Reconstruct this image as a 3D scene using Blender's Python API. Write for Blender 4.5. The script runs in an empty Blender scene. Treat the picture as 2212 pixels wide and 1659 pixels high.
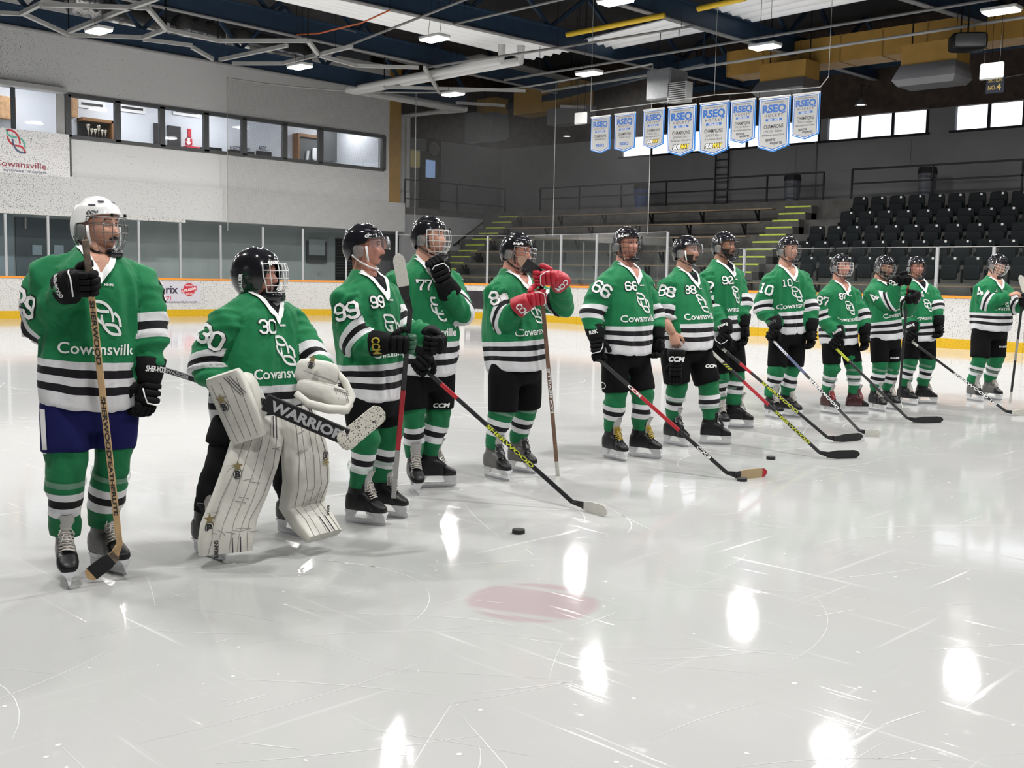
import bpy, bmesh, math, random
import numpy as np
from mathutils import Vector, Matrix
from mathutils.bvhtree import BVHTree
random.seed(7); rng = np.random.default_rng(7)
SC = bpy.context.scene
COL = SC.collection
PI = math.pi
# ------------------------------------------------------------------ camera (calibrated on the two wall directions)
F, CX, CY, EYE = 2366.0, 1106.0, 829.5, 1.5
HD = math.radians(44.3)
_dn = np.array([-.0189, 1, .0974]); _dn /= np.linalg.norm(_dn)
_fw = np.array([0, 0, 1.]) - _dn * _dn[2]; _fw /= np.linalg.norm(_fw)
_rt = np.cross(_dn, _fw)
W_F = np.array([math.cos(HD), math.sin(HD), 0]); W_R = np.array([math.sin(HD), -math.cos(HD), 0]); W_D = np.array([0, 0, -1.])
CM = np.outer(W_R, _rt) + np.outer(W_D, _dn) + np.outer(W_F, _fw)
CAMP = np.array([0, 0, EYE])
cam = bpy.data.cameras.new('camera'); camo = bpy.data.objects.new('camera', cam); COL.objects.link(camo)
m = Matrix.Identity(4)
for i in range(3):
    m[i][0] = CM[i, 0]; m[i][1] = -CM[i, 1]; m[i][2] = -CM[i, 2]; m[i][3] = CAMP[i]
camo.matrix_world = m
cam.sensor_fit = 'HORIZONTAL'; cam.sensor_width = 36.0; cam.lens = 36.0 * F / 2212.0
cam.clip_start = .05; cam.clip_end = 300
SC.camera = camo
# ------------------------------------------------------------------ world, exposure
w = bpy.data.worlds.new('hall_air'); SC.world = w; w.use_nodes = True
bg = w.node_tree.nodes['Background']; bg.inputs[0].default_value = (.75, .8, .85, 1); bg.inputs[1].default_value = .25
vs = SC.view_settings; vs.view_transform = 'Standard'; vs.look = 'None'; vs.gamma = 1; vs.use_curve_mapping = False
vs.exposure = 0.0
LAMP_W = 285.0          # watts of each hanging lamp's area light
LAMP_E = 14.0           # brightness of the lamp face
WIN_E = 1.7             # daylight in the frosted panes

def ray(x, y): return CM @ np.array([(x - CX) / F, (y - CY) / F, 1.])
def gnd(x, y, z=0.0):
    d = ray(x, y); return CAMP + d * ((z - EYE) / d[2])
def atX(x, y, X):
    d = ray(x, y); return CAMP + d * (X / d[0])
def atY(x, y, Y):
    d = ray(x, y); return CAMP + d * (Y / d[1])
def V(a): return np.array(a, float)
def nrm(a):
    a = V(a); return a / max(1e-9, np.linalg.norm(a))
UP = V((0, 0, 1))
# ------------------------------------------------------------------ numpy value noise
def vnoise(p, seed=0):
    p = np.asarray(p, float); i = np.floor(p).astype(np.int64); f = p - i; f = f * f * (3 - 2 * f)
    def h(a):
        n = (a[:, 0] * 73856093) ^ (a[:, 1] * 19349663) ^ (a[:, 2] * 83492791) ^ (seed * 2654435761)
        n = (n ^ (n >> 13)) * 1274126177 & 0xffffffff; n = n ^ (n >> 16); return (n & 0xffff) / 65535.0 * 2 - 1
    o = 0
    for dx in (0, 1):
        for dy in (0, 1):
            for dz in (0, 1):
                wgt = (f[:, 0] if dx else 1 - f[:, 0]) * (f[:, 1] if dy else 1 - f[:, 1]) * (f[:, 2] if dz else 1 - f[:, 2])
                o = o + wgt * h(i + np.array([dx, dy, dz]))
    return o
# ------------------------------------------------------------------ object helpers
ORG = {}
def thing(name, loc, label=None, cat=None, group=None, kind=None):
    o = bpy.data.objects.new(name, None); COL.objects.link(o); o.location = Vector([float(c) for c in loc]); o.empty_display_size = .1
    ORG[o] = V(loc)
    return tag(o, label, cat, group, kind)
def tag(o, label=None, cat=None, group=None, kind=None):
    if label: o['label'] = label
    if cat: o['category'] = cat
    if group: o['group'] = group
    if kind: o['kind'] = kind
    return o
class MB:
    """collects shapes; build() links them as one mesh object"""
    def __init__(s): s.v = []; s.f = []; s.n = 0; s.mi = []
    def add(s, v, f, mi=0):
        v = np.asarray(v, float).reshape(-1, 3); s.v.append(v); s.f += [[a + s.n for a in q] for q in f]; s.mi += [mi] * len(f); s.n += len(v); return s
    def box(s, c, size, R=None, mi=0):
        h = V(size) / 2; c = V(c)
        v = V([(x, y, z) for x in (-1, 1) for y in (-1, 1) for z in (-1, 1)]) * h
        if R is not None: v = v @ np.asarray(R).T
        return s.add(v + c, [(0, 1, 3, 2), (4, 6, 7, 5), (0, 4, 5, 1), (2, 3, 7, 6), (0, 2, 6, 4), (1, 5, 7, 3)], mi)
    def bb(s, a, b, mi=0):
        a = V(a); b = V(b); return s.box((a + b) / 2, np.abs(b - a), None, mi)
    def beam(s, a, b, wd, ht, up=UP, mi=0):
        a = V(a); b = V(b); d = b - a; L = np.linalg.norm(d); d = d / L; x = np.cross(d, up)
        if np.linalg.norm(x) < 1e-4: x = np.cross(d, V((1, 0, 0)))
        x = nrm(x); z = np.cross(x, d)
        return s.box((a + b) / 2, (wd, L, ht), np.stack([x, d, z], 1), mi)
    def tube(s, pts, r, n=8, caps=True, mi=0, closed=False):
        pts = [V(p) for p in pts]; k = len(pts); rr = [r] * k if np.isscalar(r) else list(r)
        rings = []; ref = None
        for i in range(k):
            a = pts[i - 1] if (i or closed) else pts[0]; b = pts[(i + 1) % k] if (i < k - 1 or closed) else pts[-1]
            t = nrm(b - a)
            if ref is None:
                ref = np.cross(t, UP)
                if np.linalg.norm(ref) < .1: ref = np.cross(t, V((1, 0, 0)))
            x = nrm(ref - t * (ref @ t)); ref = x; y = np.cross(t, x)
            rings.append([pts[i] + (x * math.cos(q) + y * math.sin(q)) * rr[i] for q in np.arange(n) * 2 * PI / n])
        return s.loft(rings, caps, mi, closed)
    def loft(s, rings, caps=True, mi=0, closed=False):
        n = len(rings[0]); k = len(rings); v = np.concatenate([np.asarray(r, float) for r in rings]); f = []
        for i in range(k if closed else k - 1):
            j = (i + 1) % k
            for q in range(n): f.append((i * n + q, i * n + (q + 1) % n, j * n + (q + 1) % n, j * n + q))
        if caps and not closed: f.append(tuple(range(n))[::-1]); f.append(tuple((k - 1) * n + q for q in range(n)))
        return s.add(v, f, mi)
    def grid(s, P, mi=0, closed=False):
        P = np.asarray(P, float); r, c = P.shape[:2]; f = []
        for i in range(r - 1):
            for j in range(c if closed else c - 1): f.append((i * c + j, i * c + (j + 1) % c, (i + 1) * c + (j + 1) % c, (i + 1) * c + j))
        return s.add(P.reshape(-1, 3), f, mi)
    def prism(s, poly, o, x, y, t, mi=0):
        """polygon in the plane (o,x,y), thickness t along x cross y"""
        o = V(o); x = V(x); y = V(y); nn = np.cross(x, y); n = len(poly)
        a = V([o + x * p[0] + y * p[1] for p in poly]); v = np.concatenate([a, a + nn * t])
        f = [tuple(range(n))[::-1], tuple(n + i for i in range(n))] + [(i, (i + 1) % n, n + (i + 1) % n, n + i) for i in range(n)]
        return s.add(v, f, mi)
    def se(s, c, h, R=None, e=.55, nu=8, nv=12, mi=0):
        """rounded box (superellipsoid)"""
        c = V(c); h = V(h); sg = lambda q, p: np.sign(q) * np.abs(q) ** p
        P = []
        for i in range(nu + 1):
            u = -PI / 2 + PI * i / nu
            vv = np.arange(nv) * 2 * PI / nv + PI / nv
            P.append(np.stack([sg(np.cos(u), e) * sg(np.cos(vv), e), sg(np.cos(u), e) * sg(np.sin(vv), e), np.full(nv, sg(np.sin(u), e))], 1) * h)
        P = V(P)
        if R is not None: P = P @ np.asarray(R).T
        return s.grid(P + c, mi, True)
    def build(s, name, mat, parent=None, smooth=False, kind=None, bevel=0, ang=None, flip=False):
        v = np.concatenate(s.v) if s.v else np.zeros((0, 3))
        return mk(name, v, s.f, mat, parent, smooth, kind, s.mi, bevel, ang)
def mk(name, v, f, mat, parent=None, smooth=False, kind=None, mi=None, bevel=0, ang=None):
    v = np.asarray(v, float); root = parent
    if parent is not None: org = ORG[parent]
    else: org = V(((v[:, 0].min() + v[:, 0].max()) / 2, (v[:, 1].min() + v[:, 1].max()) / 2, v[:, 2].min()))
    me = bpy.data.meshes.new(name); me.from_pydata((v - org).tolist(), [], f)
    mats = mat if isinstance(mat, (list, tuple)) else [mat]
    for a in mats: me.materials.append(a)
    if mi is not None and len(mats) > 1: me.polygons.foreach_set('material_index', mi)
    bm = bmesh.new(); bm.from_mesh(me); bmesh.ops.recalc_face_normals(bm, faces=bm.faces)
    if bevel: bmesh.ops.bevel(bm, geom=list(bm.edges), offset=bevel, segments=1, affect='EDGES', profile=.5)
    bm.to_mesh(me); bm.free()
    if smooth:
        me.polygons.foreach_set('use_smooth', [True] * len(me.polygons))
        if ang: me.set_sharp_from_angle(angle=math.radians(ang))
    o = bpy.data.objects.new(name, me); COL.objects.link(o)
    if parent is not None: o.parent = parent
    else: o.location = Vector(org.tolist())
    ORG[o] = org
    if kind: o['kind'] = kind
    return o
def struct(mb, name, mat, **k):
    o = mb.build(name, mat, **k); o['kind'] = 'structure'; return o
def copy_tree(o, dloc=None, parent=None):
    c = o.copy(); COL.objects.link(c)
    if parent is not None: c.parent = parent
    elif dloc is not None: c.location = o.location + Vector([float(q) for q in dloc])
    for ch in o.children: copy_tree(ch, None, c)
    return c
# ------------------------------------------------------------------ materials
MT = {}
def mat(name, col, rough=.5, metal=0, noise=0, nscale=20, bump=0, bscale=60, spec=.5, coat=0, emit=None, estr=0, alpha=1, trans=0):
    if name in MT: return MT[name]
    m = bpy.data.materials.new(name); m.use_nodes = True; nt = m.node_tree; b = nt.nodes['Principled BSDF']
    b.inputs['Base Color'].default_value = (*col, 1); b.inputs['Roughness'].default_value = rough; b.inputs['Metallic'].default_value = metal
    b.inputs['Specular IOR Level'].default_value = spec; b.inputs['Coat Weight'].default_value = coat
    if emit: b.inputs['Emission Color'].default_value = (*emit, 1); b.inputs['Emission Strength'].default_value = estr
    if alpha < 1: b.inputs['Alpha'].default_value = alpha
    if trans: b.inputs['Transmission Weight'].default_value = trans
    if noise or bump:
        tc = nt.nodes.new('ShaderNodeTexCoord')
    if noise:
        n = nt.nodes.new('ShaderNodeTexNoise'); n.inputs['Scale'].default_value = nscale; n.inputs['Detail'].default_value = 5
        nt.links.new(tc.outputs['Object'], n.inputs['Vector'])
        r = nt.nodes.new('ShaderNodeValToRGB'); r.color_ramp.elements[0].position = .3; r.color_ramp.elements[1].position = .7
        r.color_ramp.elements[0].color = (*[c * (1 - noise) for c in col], 1); r.color_ramp.elements[1].color = (*[min(1, c * (1 + noise)) for c in col], 1)
        nt.links.new(n.outputs['Fac'], r.inputs[0]); nt.links.new(r.outputs[0], b.inputs['Base Color'])
    if bump:
        n2 = nt.nodes.new('ShaderNodeTexNoise'); n2.inputs['Scale'].default_value = bscale; n2.inputs['Detail'].default_value = 4
        nt.links.new(tc.outputs['Object'], n2.inputs['Vector'])
        bp = nt.nodes.new('ShaderNodeBump'); bp.inputs['Strength'].default_value = bump; bp.inputs['Distance'].default_value = .01
        nt.links.new(n2.outputs['Fac'], bp.inputs['Height']); nt.links.new(bp.outputs[0], b.inputs['Normal'])
    MT[name] = m; return m
def N(nt, t, **k):
    n = nt.nodes.new(t)
    for a, b in k.items():
        if a.startswith('i_'):
            key = a[2:]; key = int(key) if key.isdigit() else key.replace('_', ' ')
            n.inputs[key].default_value = b
        else: setattr(n, a, b)
    return n
def thin_glass(name, tint, refl=.08, dens=.08, rough=.02):
    """clear sheet: mostly transparent, a little haze and a mirror-like sheen"""
    m = bpy.data.materials.new(name); m.use_nodes = True; nt = m.node_tree; nt.nodes.clear(); L = nt.links.new
    out = N(nt, 'ShaderNodeOutputMaterial'); t = N(nt, 'ShaderNodeBsdfTransparent'); t.inputs[0].default_value = (*tint, 1)
    d = N(nt, 'ShaderNodeBsdfDiffuse'); d.inputs[0].default_value = (.7, .75, .75, 1)
    g = N(nt, 'ShaderNodeBsdfGlossy'); g.inputs['Roughness'].default_value = rough
    fr = N(nt, 'ShaderNodeFresnel'); fr.inputs[0].default_value = 1.45
    m1 = N(nt, 'ShaderNodeMixShader'); m1.inputs[0].default_value = dens; L(t.outputs[0], m1.inputs[1]); L(d.outputs[0], m1.inputs[2])
    mu = N(nt, 'ShaderNodeMath', operation='MULTIPLY'); L(fr.outputs[0], mu.inputs[0]); mu.inputs[1].default_value = refl * 10
    m2 = N(nt, 'ShaderNodeMixShader'); L(mu.outputs[0], m2.inputs[0]); L(m1.outputs[0], m2.inputs[1]); L(g.outputs[0], m2.inputs[2])
    L(m2.outputs[0], out.inputs[0]); MT[name] = m; return m
# ------------------------------------------------------------------ lettering and drawn marks
_TX = {}
def text_shape(s, bold=0.0):
    """triangles of a line of text, height of a capital = 1, left at 0"""
    k = (s, bold)
    if k in _TX: return _TX[k]
    cu = bpy.data.curves.new('lettering', 'FONT'); cu.body = s; cu.resolution_u = 3; cu.offset = bold; cu.size = 1
    o = bpy.data.objects.new('lettering', cu); me = bpy.data.meshes.new_from_object(o)
    n = len(me.vertices); v = np.zeros(n * 3); me.vertices.foreach_get('co', v); v = v.reshape(-1, 3)[:, :2]
    f = [tuple(p.vertices) for p in me.polygons]
    bpy.data.objects.remove(o); bpy.data.curves.remove(cu); bpy.data.meshes.remove(me)
    if n: v = (v - np.array([v[:, 0].min(), 0])) / .729
    _TX[k] = (v, f); return _TX[k]
def text_poly(s, h, cx=0, cy=0, bold=.0, width=None, slant=0, align='c'):
    v, f = text_shape(s, bold); v = v * h; v = v.copy()
    if len(v) == 0: return v, f
    wd = v[:, 0].max()
    if width: v[:, 0] *= width / wd; wd = width
    v[:, 0] += v[:, 1] * slant
    v[:, 0] += cx - (wd / 2 if align == 'c' else 0); v[:, 1] += cy - h / 2
    return v, f
def stroke(path, wd, closed=False):
    """flat ribbon along a 2D path with mitred corners"""
    p = np.asarray(path, float); n = len(p); L = []; R = []
    for i in range(n):
        a = p[i - 1] if (i or closed) else None; b = p[(i + 1) % n] if (i < n - 1 or closed) else None
        d1 = nrm2(p[i] - a) if a is not None else None; d2 = nrm2(b - p[i]) if b is not None else None
        if d1 is None: d1 = d2
        if d2 is None: d2 = d1
        t = nrm2(d1 + d2); nn = np.array([-t[1], t[0]]); c = max(.45, nn @ np.array([-d1[1], d1[0]]))
        L.append(p[i] + nn * wd / 2 / c); R.append(p[i] - nn * wd / 2 / c)
    v = np.array(L + R); f = [(i, (i + 1) % n, n + (i + 1) % n, n + i) for i in range(n if closed else n - 1)]
    return v, f
def nrm2(a): return a / max(1e-9, np.linalg.norm(a))
def merge2(parts):
    V2 = []; F2 = []; n = 0
    for v, f in parts:
        V2.append(np.asarray(v).reshape(-1, 2)); F2 += [tuple(a + n for a in q) for q in f]; n += len(v)
    return np.concatenate(V2), F2
def flat_mark(shape, o, x, y, mat, name, parent, off=.002):
    """a printed mark lying on a flat surface (origin o, axes x,y)"""
    v, f = shape; o = V(o); x = V(x); y = V(y); nn = nrm(np.cross(x, y))
    P = o + np.outer(v[:, 0], x) + np.outer(v[:, 1], y) + nn * off
    return mk(name, P, f, mat, parent)
def wrap_mark(shape, o, x, y, bvh, mat, name, parent, off=.003, cell=.02, reach=.6):
    """a printed mark pressed onto a curved surface by casting along -(x cross y)"""
    v, f = shape; o = V(o); x = V(x); y = V(y); nn = nrm(np.cross(x, y))
    bm = bmesh.new(); vs_ = [bm.verts.new((a[0], a[1], 0)) for a in v]
    for q in f:
        try: bm.faces.new([vs_[a] for a in q])
        except ValueError: pass
    lo = v.min(0); hi = v.max(0)
    for ax in (0, 1):
        c = math.ceil(lo[ax] / cell) * cell
        while c < hi[ax]:
            nv = [0, 0, 0]; nv[ax] = 1; co = [0, 0, 0]; co[ax] = c
            bmesh.ops.bisect_plane(bm, geom=bm.verts[:] + bm.edges[:] + bm.faces[:], plane_co=co, plane_no=nv); c += cell
    bm.verts.index_update(); P = []; ok = []
    for a in bm.verts:
        p = o + x * a.co.x + y * a.co.y + nn * reach
        h = bvh.ray_cast(Vector(p.tolist()), Vector((-nn).tolist()), reach * 2)
        if h[0] is None: P.append(p); ok.append(False)
        else: P.append(V(h[0]) + nn * off * .5 + V(h[1]) * (1 if h[1].dot(Vector(nn.tolist())) > 0 else -1) * off); ok.append(True)
    F2 = []
    for q in bm.faces:
        ix = [a.index for a in q.verts]
        if not all(ok[i] for i in ix): continue
        dd = [P[i] @ nn for i in ix]
        if max(dd) - min(dd) > (.1 if name in ('collar', 'undershirt') else max(.055, cell * 3.5)): continue
        F2.append(tuple(ix))
    bm.free()
    if not F2: return None
    return mk(name, V(P), F2, mat, parent, smooth=True)
# athletic block digits on a 0..1 x 0..1.45 box
def _oct(x0, y0, x1, y1, c, seq):
    pts = {'tl': (x0 + c, y1), 'tr': (x1 - c, y1), 'rt': (x1, y1 - c), 'rb': (x1, y0 + c), 'br': (x1 - c, y0), 'bl': (x0 + c, y0), 'lb': (x0, y0 + c), 'lt': (x0, y1 - c)}
    return [pts[a] for a in seq.split()]
def digit_paths(d):
    H = 1.45; x0, x1 = .12, .88; y0, y1 = .12, H - .12; ym = H / 2; c = .2
    if d == '0': return [(_oct(x0, y0, x1, y1, c, 'tl tr rt rb br bl lb lt'), True)]
    if d == '1': return [([(.22, y1 - .12), (.5, y1), (.5, y0)], False), ([(.2, y0), (.8, y0)], False)]
    if d == '2': return [([(x0, y1 - .3), (x0, y1 - c), (x0 + c, y1), (x1 - c, y1), (x1, y1 - c), (x1, ym + .15), (x0, y0 + .1), (x0, y0), (x1, y0), (x1, y0 + .22)], False)]
    if d == '3': return [([(x0, y1 - .3), (x0, y1 - c), (x0 + c, y1), (x1 - c, y1), (x1, y1 - c), (x1, ym + .16), (x1 - .15, ym), (.4, ym)], False), ([(x1 - .15, ym), (x1, ym - .16), (x1, y0 + c), (x1 - c, y0), (x0 + c, y0), (x0, y0 + c), (x0, y0 + .3)], False)]
    if d == '4': return [([(.68, y0), (.68, y1), (x0, .45), (x1 + .08, .45)], False), ([(.45, y0), (.9, y0)], False)]
    if d == '6': return [([(x1, y1 - .3), (x1, y1 - c), (x1 - c, y1), (x0 + c, y1), (x0, y1 - c), (x0, y0 + c), (x0 + c, y0), (x1 - c, y0), (x1, y0 + c), (x1, ym - .1), (x1 - c, ym + .06), (x0, ym + .06)], False)]
    if d == '7': return [([(x0, y1 - .3), (x0, y1), (x1, y1), (x1, y1 - .15), (.45, .5), (.45, y0)], False)]
    if d == '8': return [(_oct(x0, ym, x1, y1, c, 'tl tr rt rb br bl lb lt'), True), (_oct(x0, y0, x1, ym, c, 'tl tr rt rb br bl lb lt'), True)]
    if d == '9': return [([(x0, y0 + .3), (x0, y0 + c), (x0 + c, y0), (x1 - c, y0), (x1, y0 + c), (x1, y1 - c), (x1 - c, y1), (x0 + c, y1), (x0, y1 - c), (x0, ym + .1), (x0 + c, ym - .06), (x1, ym - .06)], False)]
    return []
def number_shape(s, h, wd, cx=0, cy=0):
    parts = []; sc = h / 1.45; n = len(s)
    for i, d in enumerate(s):
        for p, cl in digit_paths(d):
            q = np.array(p) * sc + np.array([(i - n / 2) * sc * 1.02 + sc * .01 + cx, cy - h / 2])
            parts.append(stroke(q, wd * sc, cl))
    return merge2(parts)
def arc2(cx, cy, r, a0, a1, n=6): return [(cx + r * math.cos(math.radians(a)), cy + r * math.sin(math.radians(a))) for a in np.linspace(a0, a1, n)]
def crest_shapes(h):
    """three interlaced rounded links; returns separate strokes so each may have its own colour"""
    raw = [[(835, 915), (905, 920), (950, 955), (980, 1010), (990, 1078)], [(835, 915), (850, 965), (885, 993), (955, 995)], [(845, 988), (855, 1035), (880, 1072), (908, 1092)], [(996, 1003), (1030, 1040), (1043, 1085), (1047, 1118)], [(903, 1022), (912, 1085), (940, 1142), (985, 1176), (1052, 1181)], [(930, 1100), (998, 1105), (1030, 1132), (1052, 1181)]]
    def smooth(q):
        q = np.array([((x - 942) / 290 / .8, (1045 - y) / 290) for x, y in q]); out = []
        for i in range(len(q) - 1):
            p0, p1, p2, p3 = q[max(0, i - 1)], q[i], q[i + 1], q[min(len(q) - 1, i + 2)]
            for t in (0, .33, .67): out.append(.5 * (2 * p1 + (p2 - p0) * t + (2 * p0 - 5 * p1 + 4 * p2 - p3) * t * t + (3 * p1 - p0 - 3 * p2 + p3) * t ** 3))
        return np.array(out + [q[-1]])
    a, b, c, d, e, f = [smooth(q) for q in raw]
    W = .082
    return [(np.array(stroke(p, W)[0]) * h, stroke(p, W)[1]) for p in (a, b, c, d, e, f)]
# ------------------------------------------------------------------ shared materials
M_white = mat('white_paint', (.72, .72, .71), .55, noise=.04, nscale=3)
M_steel = mat('galvanised_steel', (.2, .205, .21), .6, .2, noise=.12, nscale=6)
M_lgrey = mat('light_grey_paint', (.42, .42, .41), .6, noise=.08, nscale=2)
M_dgrey = mat('dark_grey_frame', (.075, .078, .08), .5)
M_black = mat('black_paint', (.008, .008, .009), .5, spec=.25)
M_blue = mat('dark_blue_steel', (.018, .042, .08), .5, noise=.15, nscale=3)
M_yduct = mat('ochre_duct', (.42, .24, .05), .55, noise=.12, nscale=1.5)
M_yellow = mat('yellow_paint', (.75, .5, .03), .5, noise=.06, nscale=8)
M_orange = mat('orange_cap', (.85, .3, .03), .4)
M_postw = mat('post_metal', (.44, .45, .46), .4, .2)
M_conc = mat('dark_concrete', (.075, .073, .068), .85, noise=.3, nscale=2.5, bump=.15, bscale=30)
M_plank = mat('bench_wood', (.19, .135, .08), .6, noise=.25, nscale=9)
M_lime = mat('lime_nosing', (.42, .50, .06), .6, noise=.15, nscale=12)
M_wood = mat('stained_cladding', (.045, .028, .02), .7, noise=.4, nscale=4)
M_seat = mat('black_seat_plastic', (.006, .008, .009), .6, spec=.12)
M_tagw = mat('seat_number_tag', (.6, .6, .58), .5)
M_rail = mat('black_rail', (.008, .008, .009), .5, spec=.25)
M_lampf = mat('lamp_face', (1, 1, 1), .4, emit=(1, .98, .95), estr=LAMP_E)
M_frost = mat('frosted_daylight', (.8, .85, .9), .5, emit=(.88, .93, 1), estr=WIN_E)
M_glass = thin_glass('rink_glass', (.95, .975, .965), .04, .008)
M_winglass = thin_glass('window_glass', (.93, .95, .97), .05, .01)
M_red = mat('red_print', (.55, .03, .05), .5)
M_ink = mat('dark_print', (.03, .025, .05), .5)
M_wht = mat('white_print', (.82, .82, .82), .55)
M_blk = mat('black_print', (.012, .012, .014), .5)
M_pblue = mat('royal_print', (.02, .12, .42), .5)
M_sky = mat('sky_blue_border', (.03, .22, .62), .5)
M_banner = mat('banner_cloth', (.42, .42, .41), .7, noise=.03, nscale=3)
def speckled(name, base, dens, scale, mark=(.04, .04, .045), rough=.5, block=False, lowz=None):
    """painted surface peppered with puck marks"""
    m = bpy.data.materials.new(name); m.use_nodes = True; nt = m.node_tree; L = nt.links.new; b = nt.nodes['Principled BSDF']; b.inputs['Roughness'].default_value = rough
    g = N(nt, 'ShaderNodeNewGeometry'); mp = N(nt, 'ShaderNodeMapping'); L(g.outputs['Position'], mp.inputs[0]); mp.inputs['Rotation'].default_value = (.3, .5, .4)
    n1 = N(nt, 'ShaderNodeTexNoise'); n1.inputs['Scale'].default_value = scale; n1.inputs['Detail'].default_value = .6; L(mp.outputs[0], n1.inputs['Vector'])
    n2 = N(nt, 'ShaderNodeTexNoise'); n2.inputs['Scale'].default_value = .35; n2.inputs['Detail'].default_value = 3; L(g.outputs['Position'], n2.inputs['Vector'])
    ad = N(nt, 'ShaderNodeMath', operation='MULTIPLY_ADD'); L(n2.outputs['Fac'], ad.inputs[0]); ad.inputs[1].default_value = .16; L(n1.outputs['Fac'], ad.inputs[2])
    src = ad.outputs[0]
    if lowz:
        sx = N(nt, 'ShaderNodeSeparateXYZ'); L(g.outputs['Position'], sx.inputs[0])
        mr = N(nt, 'ShaderNodeMapRange'); L(sx.outputs['XYZ'.index(lowz[0])], mr.inputs['Value']); mr.inputs['From Min'].default_value = lowz[1]; mr.inputs['From Max'].default_value = lowz[2]; mr.inputs['To Min'].default_value = 0; mr.inputs['To Max'].default_value = lowz[3] if len(lowz) > 3 else -.2
        a2 = N(nt, 'ShaderNodeMath', operation='ADD'); L(src, a2.inputs[0]); L(mr.outputs[0], a2.inputs[1]); src = a2.outputs[0]
    r = N(nt, 'ShaderNodeValToRGB'); r.color_ramp.elements[0].position = 1 - dens - .012; r.color_ramp.elements[1].position = 1 - dens
    r.color_ramp.elements[0].color = (0, 0, 0, 1); r.color_ramp.elements[1].color = (1, 1, 1, 1); L(src, r.inputs[0])
    mx = N(nt, 'ShaderNodeMix', data_type='RGBA'); L(r.outputs[0], mx.inputs['Factor']); mx.inputs['A'].default_value = (*base, 1); mx.inputs['B'].default_value = (*mark, 1)
    L(mx.outputs['Result'], b.inputs['Base Color'])
    if block:
        br = N(nt, 'ShaderNodeTexBrick'); br.inputs['Scale'].default_value = 1; br.inputs['Brick Width'].default_value = 1.2; br.inputs['Row Height'].default_value = .3; br.inputs['Mortar Size'].default_value = .008
        br.inputs['Color1'].default_value = (1, 1, 1, 1); br.inputs['Color2'].default_value = (1, 1, 1, 1); br.inputs['Mortar'].default_value = (0, 0, 0, 1)
        cb = N(nt, 'ShaderNodeCombineXYZ'); s2 = N(nt, 'ShaderNodeSeparateXYZ'); L(g.outputs['Position'], s2.inputs[0]); L(s2.outputs[0], cb.inputs[0]); L(s2.outputs[2], cb.inputs[1]); L(cb.outputs[0], br.inputs['Vector'])
        bp = N(nt, 'ShaderNodeBump'); bp.inputs['Strength'].default_value = .25; bp.inputs['Distance'].default_value = .02; L(br.outputs['Color'], bp.inputs['Height']); L(bp.outputs[0], b.inputs['Normal'])
    MT[name] = m; return m
M_board = speckled('marked_board', (.64, .63, .61), .272, 52, (.12, .115, .11), .4, lowz=('X', 17, 24, -.03))
M_kick = speckled('marked_kickplate', (.66, .40, .006), .262, 52, (.4, .25, .01), .4)
M_fascia = speckled('marked_fascia', (.60, .60, .595), .275, 52, (.045, .045, .05), .7, lowz=('X', 12, 28))
M_wallL = speckled('grey_block_wall', (.72, .72, .72), .235, 48, (.05, .05, .055), .75, True, lowz=('X', 12, 25))
M_wallR = mat('grey_panel_wall', (.2, .2, .205), .8, noise=.06, nscale=1)
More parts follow.
